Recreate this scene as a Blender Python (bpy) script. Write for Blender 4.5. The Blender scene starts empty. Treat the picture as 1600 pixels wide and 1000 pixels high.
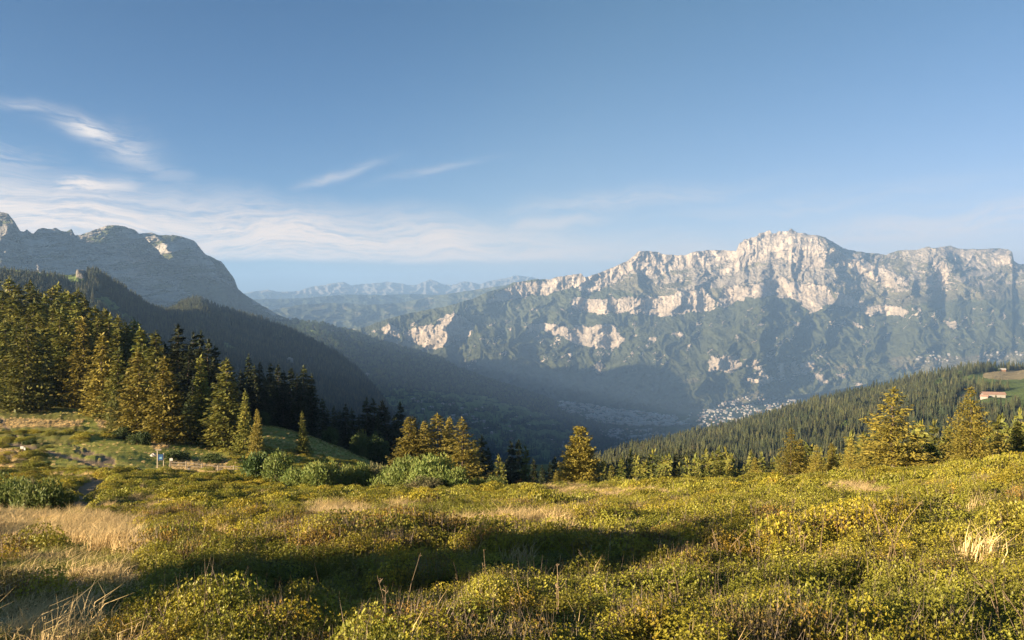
import bpy, math, random
import numpy as np
from mathutils import Vector, Matrix
random.seed(7); rng = np.random.default_rng(7)
sc = bpy.context.scene
COL = sc.collection

# ------------------------------------------------------------------ camera
F = 1256.0; HOR = 465.0            # focal length and horizon row, in pixels of the 1600 px wide photograph
cd = bpy.data.cameras.new('camera'); cam = bpy.data.objects.new('camera', cd); COL.objects.link(cam)
cd.sensor_width = 36.0; cd.lens = F / 1600 * 36.0
cd.shift_y = (HOR - 500) / 1600.0
cd.clip_start = 0.1; cd.clip_end = 250000
cam.location = (0, 0, 0); cam.rotation_euler = (math.pi / 2, 0, 0)
sc.camera = cam

# ------------------------------------------------------------------ light
SUN_AZ, SUN_EL = math.radians(-122), math.radians(14.0)
ld = bpy.data.lights.new('sun', 'SUN'); ld.energy = 5.0; ld.angle = math.radians(0.5); ld.color = (1.0, 0.79, 0.53)
sun = bpy.data.objects.new('sun', ld); COL.objects.link(sun)
sdir = Vector((math.sin(SUN_AZ) * math.cos(SUN_EL), math.cos(SUN_AZ) * math.cos(SUN_EL), math.sin(SUN_EL)))
sun.rotation_euler = sdir.to_track_quat('Z', 'Y').to_euler()
sun.location = sdir * 50
EXPOSURE = 2.15
SKY_STRENGTH = 0.10
sc.view_settings.view_transform = 'Standard'; sc.view_settings.look = 'None'
sc.view_settings.exposure = EXPOSURE; sc.view_settings.gamma = 1; sc.view_settings.use_curve_mapping = False
sc.render.engine = 'CYCLES'
sc.cycles.use_denoising = True
sc.cycles.max_bounces = 5; sc.cycles.diffuse_bounces = 3; sc.cycles.transmission_bounces = 3
sc.cycles.volume_bounces = 1; sc.cycles.transparent_max_bounces = 8
sc.cycles.sample_clamp_indirect = 4


class NT:
    """small helper to write node trees compactly"""
    def __init__(s, tree): s.t = tree; s.n = tree.nodes; s.l = tree.links
    def new(s, typ, inp=None, **kw):
        nd = s.n.new(typ)
        for k, v in kw.items(): setattr(nd, k, v)
        for k, v in (inp or {}).items():
            sock = nd.inputs[k]
            if isinstance(v, bpy.types.NodeSocket): s.l.new(v, sock)
            else: sock.default_value = v
        return nd
    def m(s, op, a, b=None, c=None, clamp=False):
        nd = s.n.new('ShaderNodeMath'); nd.operation = op; nd.use_clamp = clamp
        for i, v in enumerate((a, b, c)):
            if v is None: continue
            if isinstance(v, bpy.types.NodeSocket): s.l.new(v, nd.inputs[i])
            else: nd.inputs[i].default_value = v
        return nd.outputs[0]
    def mix(s, f, a, b, blend='MIX'):
        nd = s.n.new('ShaderNodeMix'); nd.data_type = 'RGBA'; nd.blend_type = blend; nd.clamp_factor = True
        for i, v in ((0, f), (6, a), (7, b)):
            if isinstance(v, bpy.types.NodeSocket): s.l.new(v, nd.inputs[i])
            else: nd.inputs[i].default_value = (tuple(v) + (1,)) if (i > 0 and len(v) == 3) else v
        return nd.outputs[2]
    def ramp(s, f, lo, hi, clamp=True):
        nd = s.n.new('ShaderNodeMapRange'); nd.clamp = clamp; nd.interpolation_type = 'SMOOTHSTEP'
        s.l.new(f, nd.inputs[0]); nd.inputs[1].default_value = lo; nd.inputs[2].default_value = hi
        return nd.outputs[0]
    def noise(s, vec, scale, detail=4, rough=.55, dist=0, dims='3D'):
        nd = s.n.new('ShaderNodeTexNoise'); nd.noise_dimensions = dims
        s.l.new(vec, nd.inputs['Vector']); nd.inputs['Scale'].default_value = scale
        nd.inputs['Detail'].default_value = detail; nd.inputs['Roughness'].default_value = rough
        nd.inputs['Distortion'].default_value = dist
        return nd.outputs['Fac']
    def scale(s, vec, xyz):
        nd = s.n.new('ShaderNodeVectorMath'); nd.operation = 'MULTIPLY'
        s.l.new(vec, nd.inputs[0]); nd.inputs[1].default_value = xyz
        return nd.outputs[0]


# ------------------------------------------------------------------ sky with cirrus
world = bpy.data.worlds.new('World'); sc.world = world; world.use_nodes = True
W = NT(world.node_tree); bg = W.n['Background']
sky = W.new('ShaderNodeTexSky', sky_type='NISHITA', sun_disc=False, sun_elevation=SUN_EL, sun_rotation=SUN_AZ % (2 * math.pi),
            altitude=1500, air_density=1.0, dust_density=0.25, ozone_density=3.0)
geo = W.new('ShaderNodeTexCoord')
sep = W.new('ShaderNodeSeparateXYZ', {0: geo.outputs['Generated']})
az = W.m('ARCTAN2', sep.outputs[0], sep.outputs[1]); el = W.m('ARCSINE', sep.outputs[2])
az = W.m('MULTIPLY', az, 57.2958); el = W.m('MULTIPLY', el, 57.2958)
cv = W.new('ShaderNodeCombineXYZ', {0: az, 1: el}).outputs[0]
warp = W.new('ShaderNodeTexNoise', {'Vector': cv, 'Scale': 0.13, 'Detail': 3.0}, noise_dimensions='3D')
wv = W.new('ShaderNodeVectorMath', {0: warp.outputs['Color'], 1: (0.5, 0.5, 0.5)}, operation='SUBTRACT').outputs[0]
wv = W.scale(wv, (7, 3.2, 0))
cw = W.new('ShaderNodeVectorMath', {0: cv, 1: wv}, operation='ADD').outputs[0]
sepw = W.new('ShaderNodeSeparateXYZ', {0: cw}); azw, elw = sepw.outputs[0], sepw.outputs[1]
fine = W.noise(W.scale(cw, (0.14, 1.5, 1)), 1.0, 9, .68, .9)
fine2 = W.noise(W.scale(cw, (0.6, 4.0, 1)), 1.0, 7, .65, 1.2)
wisp = W.m('ADD', W.m('MULTIPLY', fine, .65), W.m('MULTIPLY', fine2, .35))

def sky_dir(px, py):
    a = math.atan((px - 800) / F); return math.degrees(a), math.degrees(math.atan((HOR - py) / F * math.cos(a)))

def blob(px, py, wx, wy, ang=0, amt=1.0, warped=True):
    a0, e0 = sky_dir(px, py); k = 22.0
    A, E = (azw, elw) if warped else (az, el)
    da = W.m('SUBTRACT', A, a0); de = W.m('SUBTRACT', E, e0)
    c, s_ = math.cos(math.radians(ang)), math.sin(math.radians(ang))
    u = W.m('ADD', W.m('MULTIPLY', da, c), W.m('MULTIPLY', de, s_)); v = W.m('SUBTRACT', W.m('MULTIPLY', de, c), W.m('MULTIPLY', da, s_))
    u = W.m('DIVIDE', u, wx / k); v = W.m('DIVIDE', v, wy / k)
    r = W.m('ADD', W.m('MULTIPLY', u, u), W.m('MULTIPLY', v, v))
    return W.m('MULTIPLY', W.m('EXPONENT', W.m('MULTIPLY', r, -1)), amt)
blobs = [(140, 196, 52, 13, -8, 1.1), (215, 225, 35, 26, -25, .6), (145, 285, 62, 13, 2, 1.1), (20, 165, 50, 6, 3, .40), (10, 245, 45, 14, 0, .5),
         (240, 250, 60, 14, -40, .3), (520, 277, 55, 6, 18, .42), (680, 268, 75, 6, 12, .26), (200, 322, 180, 24, -4, .6), (20, 300, 80, 20, 0, .5),
         (960, 318, 190, 14, 5, .32), (840, 350, 120, 10, 6, .45), (1480, 352, 260, 22, 3, .42), (1250, 320, 240, 14, 4, .18)]
cloud = None
for b in blobs:
    g = blob(*b); cloud = g if cloud is None else W.m('MAXIMUM', cloud, g)
# the broad veil: a band with a sharp lower rim, thick on the left of the view, thinning to the right
a0, e_low = sky_dir(600, 414)
top = W.m('SUBTRACT', 8.2, W.m('MULTIPLY', W.m('ADD', az, 36), 0.085))     # upper rim in degrees
low = W.m('MULTIPLY', W.m('ABSOLUTE', W.m('SUBTRACT', az, -8)), 0.012)
low = W.m('ADD', low, e_low)
b1 = W.ramp(W.m('SUBTRACT', W.m('ADD', el, W.m('MULTIPLY', W.m('SUBTRACT', elw, el), .22)), low), -0.10, 0.5)
b2 = W.ramp(W.m('SUBTRACT', top, elw), -1.3, 2.2)
fadeR = W.m('SUBTRACT', 1.0, W.m('MULTIPLY', W.ramp(az, -8.0, 24.0), .70))
fadeL = W.ramp(az, -120, -60)
band = W.m('MULTIPLY', W.m('MULTIPLY', b1, b2), W.m('MULTIPLY', fadeR, fadeL))
tex_band = W.ramp(wisp, 0.34, 0.58)
band = W.m('MULTIPLY', band, W.m('ADD', W.m('MULTIPLY', tex_band, .72), .32))
tex_b = W.ramp(wisp, 0.36, 0.56)
cloud = W.m('MULTIPLY', cloud, W.m('ADD', W.m('MULTIPLY', tex_b, .95), .08))
cl = W.m('MAXIMUM', cloud, band)
cl = W.m('MULTIPLY', cl, 0.95, clamp=True)
KC = 1 / (SKY_STRENGTH * 2 ** EXPOSURE); ccol = W.mix(W.ramp(el, 3.5, 10.0), (1.35 * KC, 1.0 * KC, .74 * KC), (1.0 * KC, .90 * KC, .82 * KC))
ss = W.new('ShaderNodeSeparateColor', {0: sky.outputs[0]}); grade = []
for ch, (g_, k_) in enumerate(((1.4, .69), (1.05, .50), (1.12, .485))):       # a drier, deeper blue sky than the default air gives
    grade.append(W.m('MULTIPLY', W.m('POWER', W.m('MULTIPLY', ss.outputs[ch], .244), g_), k_ / (SKY_STRENGTH * 2 ** EXPOSURE)))
# the sky is deepest in the polarised band at a right angle to the sun
cosg = W.new('ShaderNodeVectorMath', {0: geo.outputs['Generated'], 1: tuple(sdir)}, operation='DOT_PRODUCT').outputs['Value']
pol = W.ramp(W.m('MULTIPLY', cosg, cosg), -.06, .30)
grade = [W.m('MULTIPLY', g_, W.m('MULTIPLY_ADD', pol, 1 - f_, f_)) for g_, f_ in zip(grade, (.36, .68, .97))]
blue = W.new('ShaderNodeCombineColor', {0: grade[0], 1: grade[1], 2: grade[2]}).outputs[0]
W.l.new(W.mix(cl, blue, ccol), bg.inputs['Color'])
bg.inputs['Strength'].default_value = SKY_STRENGTH


# ------------------------------------------------------------------ numeric helpers
def _h(ix, iy, s):
    h = (ix * 374761393 + iy * 668265263 + s * 974634777) & 0xFFFFFFFF
    h = ((h ^ (h >> 13)) * 1274126177) & 0xFFFFFFFF
    return h ^ (h >> 16)
def perlin(x, y, s=0):
    x = np.asarray(x, float); y = np.asarray(y, float)
    xi = np.floor(x).astype(np.int64); yi = np.floor(y).astype(np.int64); xf = x - xi; yf = y - yi
    u = xf**3 * (xf * (xf * 6 - 15) + 10); v = yf**3 * (yf * (yf * 6 - 15) + 10)
    def g(dx, dy):
        a = (_h(xi + dx, yi + dy, s) & 1023) * (2 * math.pi / 1024)
        return np.cos(a) * (xf - dx) + np.sin(a) * (yf - dy)
    n = (g(0, 0) * (1 - u) + g(1, 0) * u) * (1 - v) + (g(0, 1) * (1 - u) + g(1, 1) * u) * v
    return n * 1.5
def fbm(x, y, s=0, o=4, gain=.5):
    r = 0; a = 1; t = 0
    for i in range(o): r = r + a * perlin(x * 2**i, y * 2**i, s + i * 17); t += a; a *= gain
    return r / t
def ridged(x, y, s=0, o=4, gain=.5):
    r = 0; a = 1; t = 0
    for i in range(o): r = r + a * (1 - 2 * np.abs(perlin(x * 2**i, y * 2**i, s + i * 17))); t += a; a *= gain
    return r / t
def smooth(a, sig, axis):
    n = int(max(1, round(sig * 3))); k = np.exp(-.5 * (np.arange(-n, n + 1) / sig)**2); k /= k.sum()
    p = [(0, 0)] * a.ndim; p[axis] = (n, n); b = np.pad(a, p, mode='edge')
    return np.apply_along_axis(lambda v: np.convolve(v, k, 'valid'), axis, b)
def in_poly(X, Y, poly):
    ins = np.zeros(X.shape, bool); n = len(poly)
    for i in range(n):
        x1, y1 = poly[i]; x2, y2 = poly[(i + 1) % n]
        if y1 == y2: continue
        c = ((Y >= y1) != (Y >= y2)); t = (Y - y1) / (y2 - y1)
        ins ^= c & (X < x1 + t * (x2 - x1))
    return ins
def seg_dist(X, Y, line):
    d = np.full(X.shape, 1e9)
    for (x1, y1), (x2, y2) in zip(line[:-1], line[1:]):
        L = (x2 - x1)**2 + (y2 - y1)**2 + 1e-9; t = np.clip(((X - x1) * (x2 - x1) + (Y - y1) * (y2 - y1)) / L, 0, 1)
        d = np.minimum(d, np.hypot(X - x1 - t * (x2 - x1), Y - y1 - t * (y2 - y1)))
    return d
def sstep(x, a, b):
    t = np.clip((x - a) / (b - a), 0, 1); return t * t * (3 - 2 * t)

def tag(o, label=None, cat=None, group=None, kind=None):
    if label: o['label'] = label
    if cat: o['category'] = cat
    if group: o['group'] = group
    if kind: o['kind'] = kind
    return o
def mesh_np(name, V, Fc, mats, smooth_=True, midx=None, col=None):
    """V (n,3); Fc (m,3) or (m,4) or a list of such arrays"""
    me = bpy.data.meshes.new(name)
    Fs = Fc if isinstance(Fc, list) else [Fc]
    V = np.asarray(V, np.float32)
    me.vertices.add(len(V)); me.vertices.foreach_set('co', V.ravel())
    loops = np.concatenate([f.ravel() for f in Fs]).astype(np.int32)
    sizes = np.concatenate([np.full(len(f), f.shape[1]) for f in Fs]).astype(np.int32)
    starts = np.concatenate([[0], np.cumsum(sizes)[:-1]]).astype(np.int32)
    me.loops.add(len(loops)); me.loops.foreach_set('vertex_index', loops)
    me.polygons.add(len(sizes)); me.polygons.foreach_set('loop_start', starts); me.polygons.foreach_set('loop_total', sizes)
    if midx is not None: me.polygons.foreach_set('material_index', np.asarray(midx, np.int32))
    me.polygons.foreach_set('use_smooth', np.full(len(sizes), smooth_))
    if col is not None:
        a = me.color_attributes.new('mask', 'FLOAT_COLOR', 'POINT')
        c = np.ones((len(V), 4), np.float32); c[:, :col.shape[1]] = col; a.data.foreach_set('color', c.ravel())
    for m in (mats if isinstance(mats, (list, tuple)) else [mats]): me.materials.append(m)
    me.update(calc_edges=True); me.validate()
    return me
def obj(name, me, parent=None):
    o = bpy.data.objects.new(name, me); COL.objects.link(o)
    if parent: o.parent = parent
    return o
def grid_faces(nr, nc, wrap=False):
    i = np.arange(nr * nc).reshape(nr, nc)
    if wrap: i = np.concatenate([i, i[:, :1]], 1)
    return np.stack([i[:-1, :-1], i[:-1, 1:], i[1:, 1:], i[1:, :-1]], -1).reshape(-1, 4)
def at(px, py, D): return np.stack([(px - 800) / F * D, D, (HOR - py) / F * D], -1)
FLOOR = -1050.0

# ------------------------------------------------------------------ terrain materials
def terrain_material(name, forest=(.022, .032, .014), meadow=(.085, .10, .035), rock=(.36, .33, .29), scree=(.20, .185, .165),
                     sc_f=.02, bump_d=14., rock_var=.4, rock_stretch=(1, 1, .35), bump_s=1.0):
    m = bpy.data.materials.new(name); m.use_nodes = True; T = NT(m.node_tree)
    b = T.n['Principled BSDF']; b.inputs['Roughness'].default_value = .95; b.inputs['Specular IOR Level'].default_value = .05
    P = T.new('ShaderNodeNewGeometry').outputs['Position']
    at_ = T.new('ShaderNodeAttribute', attribute_name='mask'); s = T.new('ShaderNodeSeparateColor', {0: at_.outputs['Color']})
    n1 = T.noise(P, sc_f, 6, .65); n2 = T.noise(P, sc_f * .18, 5, .6); n3 = T.noise(T.scale(P, rock_stretch), sc_f * .8, 8, .7, .6)
    n4 = T.noise(P, sc_f * .04, 4, .6)
    fcol = T.mix(T.ramp(n1, .3, .7), tuple(c * .6 for c in forest), tuple(c * 1.5 for c in forest))
    fcol = T.mix(T.m('MULTIPLY', T.ramp(n4, .45, .65), .5), fcol, tuple(c * 1.6 + .012 for c in forest))
    mcol = T.mix(T.ramp(n2, .35, .65), meadow, tuple(c * .62 for c in meadow))
    mcol = T.mix(T.m('MULTIPLY', T.ramp(n1, .54, .66), .75), mcol, forest)
    rcol = T.mix(T.ramp(n3, .35, .65), tuple(c * (1 - rock_var) for c in rock), rock)
    rcol = T.mix(T.m('MULTIPLY', T.ramp(n1, .60, .74), .55), rcol, tuple(c * 1.6 + .02 for c in forest))
    scol = T.mix(T.ramp(n3, .3, .7), scree, tuple(c * .75 for c in scree))
    def msk(ch, w=.55):      # break the mask's rim up with noise
        x = T.m('ADD', s.outputs[ch], T.m('MULTIPLY', T.m('SUBTRACT', T.noise(P, sc_f * .55, 6, .7), .5), w))
        return T.ramp(x, .42, .58)
    c = T.mix(msk(1), fcol, mcol); c = T.mix(msk(2), c, scol); c = T.mix(msk(0, 1.0), c, rcol)
    T.l.new(c, b.inputs['Base Color'])
    hh = T.m('ADD', T.m('MULTIPLY', n1, 1.0), T.m('MULTIPLY', T.noise(P, sc_f * 3.2, 3, .6), .45))
    hh = T.m('ADD', hh, T.m('MULTIPLY', T.m('MULTIPLY', n3, s.outputs[0]), 1.2))
    bm = T.new('ShaderNodeBump', {'Height': hh, 'Distance': bump_d, 'Strength': bump_s})
    T.l.new(bm.outputs[0], b.inputs['Normal'])
    return m
M_FIZ = terrain_material('far_range', sc_f=.012, bump_d=55., forest=(.060, .066, .032), meadow=(.17, .155, .095), rock=(.60, .51, .41), scree=(.33, .29, .235), rock_var=.55)
M_MASS = terrain_material('grey_massif', sc_f=.010, bump_d=80., forest=(.05, .06, .035), meadow=(.10, .11, .05), rock=(.47, .44, .40), rock_var=.70, rock_stretch=(.35, .35, 2.4))
M_HILL = terrain_material('wooded_slope', sc_f=.05, bump_d=10., forest=(.018, .026, .012), meadow=(.14, .19, .055), rock=(.3, .27, .23), scree=(.33, .27, .15))
M_FAR = terrain_material('distant_ranges', sc_f=.0015, bump_d=250., forest=(.03, .038, .022), meadow=(.09, .09, .05), rock=(.26, .24, .21))

# ------------------------------------------------------------------ relief layers (each a mountain at its own distance)
LAYERS = {}
def relief(name, curves, px0, px1, ncol, rows, mat, sky_jit=0, disp=None, slope=None, mask=None, back=(1.25, .55), label=None, base_sig=10, kind='structure', minz=FLOOR - 8):
    """curves: bottom to top, each [(px, row, depth)...]; surface interpolated between them, steepened by slope(), displaced in depth by disp()"""
    px = np.linspace(px0, px1, ncol)
    C = []
    for k, c in enumerate(curves):
        c = np.array(c, float); py = np.interp(px, c[:, 0], c[:, 1]); D = np.interp(px, c[:, 0], c[:, 2])
        D = smooth(D[None, :], max(1., base_sig * ncol / (px1 - px0)), 1)[0]
        if k < len(curves) - 1: py = smooth(py[None, :], max(1., base_sig * ncol / (px1 - px0)), 1)[0]
        elif sky_jit: py = py + sky_jit * fbm(px / 9, px * 0 + 3.3, 5, 4, .6)
        C.append((py, D))
    PY = []; LD = []
    for k in range(len(C) - 1):
        n = rows[k]; t = np.linspace(0, 1, n, endpoint=(k == len(C) - 2))[:, None]
        PY.append(C[k][0] * (1 - t) + C[k + 1][0] * t); LD.append(np.log(C[k][1]) * (1 - t) + np.log(C[k + 1][1]) * t)
    PY = np.concatenate(PY); LD = np.concatenate(LD); PX = np.broadcast_to(px, PY.shape).copy()
    if slope is not None:        # re-time the depth so that cliffs are steep and benches flat, keeping both ends
        S = slope(PX, PY)        # tan(slope)
        e = (HOR - PY) / F; g = np.diff(e, axis=0) / np.maximum(.06, (S[:-1] - e[:-1]))
        g = smooth(np.maximum(g, 1e-6), 1.5, 1)
        cum = np.concatenate([np.zeros((1, g.shape[1])), np.cumsum(g, 0)]); tot = cum[-1:]
        frac = smooth(cum / tot, 7, 1); LD = LD[:1] + (LD[-1:] - LD[:1]) * frac
    D = np.exp(LD)
    if disp is not None: D = D + disp(PX, PY, D)
    P = at(PX, PY, D)
    M = mask(PX, PY, D) if mask is not None else np.zeros(PX.shape + (3,))
    top = P[-1]; b1 = top.copy(); nb = 5; Bk = []
    for j in range(1, nb + 1):
        f = j / nb; q = top.copy(); q[:, :2] *= 1 + (back[0] - 1) * f; q[:, 2] = top[:, 2] - (top[:, 2] - (FLOOR)) * back[1] * f**1.3
        q[:, 2] += 0.01 * (top[:, 1]) * fbm(px / 23, px * 0 + j * 3.1, 8, 3) * f; Bk.append(q)
    P = np.concatenate([P, np.array(Bk)]); M = np.concatenate([M, np.repeat(M[-1:], nb, 0)])
    P[..., 2] = np.maximum(P[..., 2], minz)
    me = mesh_np(name, P.reshape(-1, 3), grid_faces(P.shape[0], P.shape[1]), mat, True, None, M.reshape(-1, M.shape[-1]))
    o = obj(name, me); tag(o, label, 'mountain' if 'mountain' in name else 'hill', kind=kind)
    LAYERS[name + str(len(LAYERS))] = P
    o.data['n'] = 0
    return o, P, PX, PY

# --- the big limestone range (far side of the valley)
cliffs = [
 [(845,440),(870,432),(910,427),(925,431),(965,414),(990,398),(1000,393),(1000,420),(985,425),(960,440),(935,455),(915,458),(900,448),(870,455),(850,462),(838,455)],
 [(1000,390),(1050,396),(1085,391),(1140,389),(1150,391),(1142,405),(1125,415),(1090,418),(1050,422),(1020,436),(1000,425)],
 [(1138,412),(1155,378),(1170,370),(1203,357),(1237,355),(1275,365),(1282,385),(1295,400),(1290,418),(1260,418),(1220,405),(1180,410),(1150,424),(1100,436),(1105,428)],
 [(890,470),(900,463),(930,467),(970,465),(985,463),(1005,468),(1040,480),(1020,493),(1000,490),(960,487),(935,492),(915,485),(895,482)],
 [(975,470),(1000,463),(1050,462),(1085,480),(1070,490),(1035,494),(1010,490)], [(1045,462),(1060,455),(1100,450),(1120,475),(1100,487),(1085,485)],
 [(1120,480),(1130,450),(1142,445),(1170,448),(1220,430),(1235,440),(1290,445),(1300,460),(1310,475),(1290,478),(1265,490),(1255,478),(1235,465),(1200,462),(1160,468),(1130,480)],
 [(1305,455),(1330,465),(1350,472),(1355,478),(1370,475),(1410,480),(1417,487),(1415,495),(1370,490),(1357,495),(1345,480),(1310,478)],
 [(1300,395),(1320,400),(1360,410),(1385,425),(1400,440),(1412,457),(1395,452),(1370,440),(1340,425),(1310,410)],
 [(885,530),(893,515),(903,507),(918,512),(922,510),(950,505),(962,513),(979,532),(960,545),(935,543),(900,540)],
 [(820,510),(850,504),(880,508),(892,515),(885,528),(850,517),(825,518)],
 [(632,520),(645,512),(680,505),(695,492),(710,489),(730,498),(742,513),(728,530),(700,540),(670,545),(640,532)],
 [(595,512),(608,504),(625,515),(625,528),(600,522)],
 [(1107,557),(1150,556),(1160,572),(1140,583),(1110,580)], [(1173,560),(1185,565),(1190,575),(1205,590),(1198,593),(1175,575)],
 [(1216,567),(1224,567),(1223,590),(1216,590)], [(1235,570),(1245,565),(1249,585),(1237,585)], [(1252,567),(1270,565),(1275,575),(1260,585),(1253,580)],
 [(1273,580),(1285,584),(1294,598),(1284,602),(1273,590)], [(1308,584),(1328,582),(1329,588),(1312,591)], [(923,572),(943,561),(939,575),(934,587)],
 [(1048,524),(1062,517),(1072,528)], [(1328,500),(1342,504),(1352,513),(1340,512)], [(1473,500),(1492,503),(1497,516),(1484,513)], [(1232,500),(1255,505),(1250,510),(1236,506)],
 [(1258,510),(1270,500),(1268,508),(1262,514)], [(1460,410),(1478,408),(1486,425),(1478,448),(1465,440)], [(810,440),(850,438),(842,460),(800,468),(760,475),(770,463)],
 [(1335,600),(1345,596),(1350,606),(1340,608)], [(1163,590),(1210,592),(1202,600),(1168,598)],
]
def fiz_masks(PX, PY):
    jx = PX + 11 * fbm(PX / 16, PY / 12, 31, 5, .7); jy = PY + 8 * fbm(PX / 12, PY / 12, 47, 5, .7)
    R = np.zeros(PX.shape)
    for c in cliffs: R = np.maximum(R, in_poly(jx, jy, c))
    # scattered small outcrops on the steep lower wall and along the bench
    spot = fbm(PX / 13, PY / 7, 77, 4, .6)
    zone = sstep(PX, 1100, 1180) * sstep(PY, 545, 560) * (1 - sstep(PY, 592, 605)) * (1 - sstep(PX, 1290, 1340)) + .55 * sstep(PY, 480, 460) * sstep(PX, 820, 900)
    R = np.maximum(R, (spot - .62 + .36 * zone > 0) * (zone > .2))
    bare = [(1452,387),(1470,386),(1500,390),(1578,389),(1583,408),(1570,416),(1530,420),(1505,416)]
    R = np.maximum(R, .55 * in_poly(jx, jy, bare))
    # band of crags east of the summit
    east = (np.abs((jy - 395) - (jx - 1300) * .42) < 9) & (jx > 1290) & (jx < 1420)
    R = np.maximum(R, east * (ridged(PX / 10, PY / 8, 9, 3) > .12))
    line = np.interp(PX, [560, 700, 850, 1000, 1130, 1220, 1300, 1400, 1500, 1600, 1900], [380, 380, 435, 462, 470, 462, 470, 482, 470, 470, 470])
    G = sstep(line - jy, -6, 10)                                   # alpine grass above the tree line
    for c in ([(1300,575),(1325,568),(1335,573),(1310,580)], [(1160,615),(1210,608),(1190,622),(1130,640),(1110,640)], [(1330,570),(1350,568),(1352,575),(1335,575)],
              [(1060,595),(1090,590),(1085,598),(1066,600)], [(1380,560),(1440,556),(1520,556),(1600,548),(1700,548),(1700,575),(1400,578)], [(1245,618),(1330,612),(1320,622),(1250,628)],
              [(1430,575),(1470,572),(1465,580),(1435,582)]):
        G = np.maximum(G, in_poly(jx, jy, c) * .9)
    scree = [[(1140,432),(1150,427),(1220,407),(1290,420),(1310,428),(1296,446),(1262,440),(1235,436),(1200,436),(1150,446),(1080,452),(1030,456),(1100,440)],
             [(1120,412),(1150,405),(1100,425),(1030,445),(1020,440)]]
    S = np.zeros(PX.shape)
    for c in scree: S = np.maximum(S, in_poly(jx, jy, c))
    tilt = jy + .10 * np.abs(PX - 1230) - .0004 * (PX - 1230)**2 * (PX > 1230)
    strata = fbm(PX / 34, tilt / 3.4, 121, 4, .6); high = sstep(line - PY, 2, 14)
    R = np.maximum(R, .7 * (strata > .24) * high)
    S = np.maximum(S, .62 * (fbm(PX / 20, PY / 9, 131, 4, .6) > .02) * sstep(line - PY, 8, 30))
    gul = ridged((jx + .8 * (jy - 470)) / 17, jy / 46, 141, 3, .5); R = np.maximum(R, .8 * (gul > .78) * sstep(PY, 470, 480) * (1 - sstep(PY, 560, 600)) * (fbm(PX / 40, PY / 30, 151, 2) > .05))
    S = np.maximum(S, .75 * in_poly(jx, jy, [(1400,390),(1455,385),(1480,400),(1460,412),(1430,405)]))
    return R, G, S
def fiz_slope(PX, PY):
    R, G, S = fiz_masks(PX, PY); R = smooth(smooth(R.astype(float), 1.0, 0), 1.5, 1)
    up = sstep(470 - PY, -20, 30)
    return .52 + .08 * up + 3.4 * R + .10 * fbm(PX / 60, PY / 30, 3, 3) + .5 * np.maximum(0, fbm(PX / 30, PY / 5, 13, 3))
spurs = [([(1583,395),(1600,430),(1660,500)], 500, 30),
         ([(1150,452),(1185,470),(1140,540),(1090,610)], 330, 44), ([(1300,470),(1255,500),(1212,560),(1180,620)], 300, 34), ([(1385,495),(1370,540),(1350,600)], 200, 40),
         ([(1060,455),(1060,480),(1030,540),(1000,600)], 260, 34), ([(1000,392),(985,425),(950,470),(930,540),(900,600)], 200, 34), ([(880,440),(850,480),(800,530),(770,600)], 240, 34),
         ([(1236,358),(1230,420),(1240,450)], 90, 30), ([(1160,380),(1150,430)], 70, 16), ([(710,489),(690,540),(700,590)], 420, 30), ([(608,505),(600,550)], 250, 20),
         ([(912,430),(905,470)], 140, 14), ([(1085,392),(1080,430)], 60, 16), ([(1148,390),(1140,440)], 60, 12), ([(1418,488),(1450,545)], 160, 24), ([(925,510),(925,545)], 120, 20)]
def asym(PX, PY, line, A, wl, wr):
    """a ridge whose two flanks have their own width; line runs downhill"""
    l = np.array(line, float); x = np.interp(PY, l[:, 1], l[:, 0]); d = PX - x; t = sstep(PY, l[0, 1] - 4, l[0, 1] + 8) * (1 - sstep(PY, l[-1, 1], l[-1, 1] + 40))
    return -A * t * np.where(d < 0, np.exp(-np.abs(d) / wl), np.exp(-np.abs(d) / wr))
def fiz_disp(PX, PY, D):
    R, G, S = fiz_masks(PX, PY); Rs = smooth(smooth(R.astype(float), 1.5, 0), 1.5, 1)
    d = 0
    wx = PX + 16 * fbm(PX / 45, PY / 40, 90, 3); wy = PY + 14 * fbm(PX / 40, PY / 40, 91, 3)
    for ln, A, w in spurs: d = d - A * np.exp(-np.maximum(0, seg_dist(wx, wy, ln)) / w)
    d = d + asym(wx, wy, [(1448,384),(1474,402),(1496,425),(1540,470),(1620,560)], 800, 90, 120) + asym(wx, wy, [(1280,368),(1318,396),(1396,440),(1450,480),(1530,560)], 420, 90, 55) + asym(wx, wy, [(1205,462),(1198,500),(1160,575)], 330, 70, 34) + asym(wx, wy, [(1576,390),(1600,440),(1660,500)], 260, 60, 60)
    lean = (PY - 470) * .35
    d = d - 150 * np.maximum(ridged((wx + 1.2 * (wy - 470)) / 50, wy / 60, 21, 2, .5), ridged((wx - 1.0 * (wy - 470)) / 60, wy / 70, 27, 2, .5)) * (1 - .5 * Rs)
    d = d - 90 * ridged((wx - lean * .9) / 21, wy / 38, 24, 4, .6) * (1 - .5 * Rs)
    d = d - 16 * ridged(wx / 7, wy / 10, 22, 3, .6)
    d = d - Rs * (34 * ridged(PX / 11, PY / 60, 23, 4, .6) + 14 * ridged(PX / 30, PY / 5, 25, 3, .6))
    d = d - 45 * Rs
    return d
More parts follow.
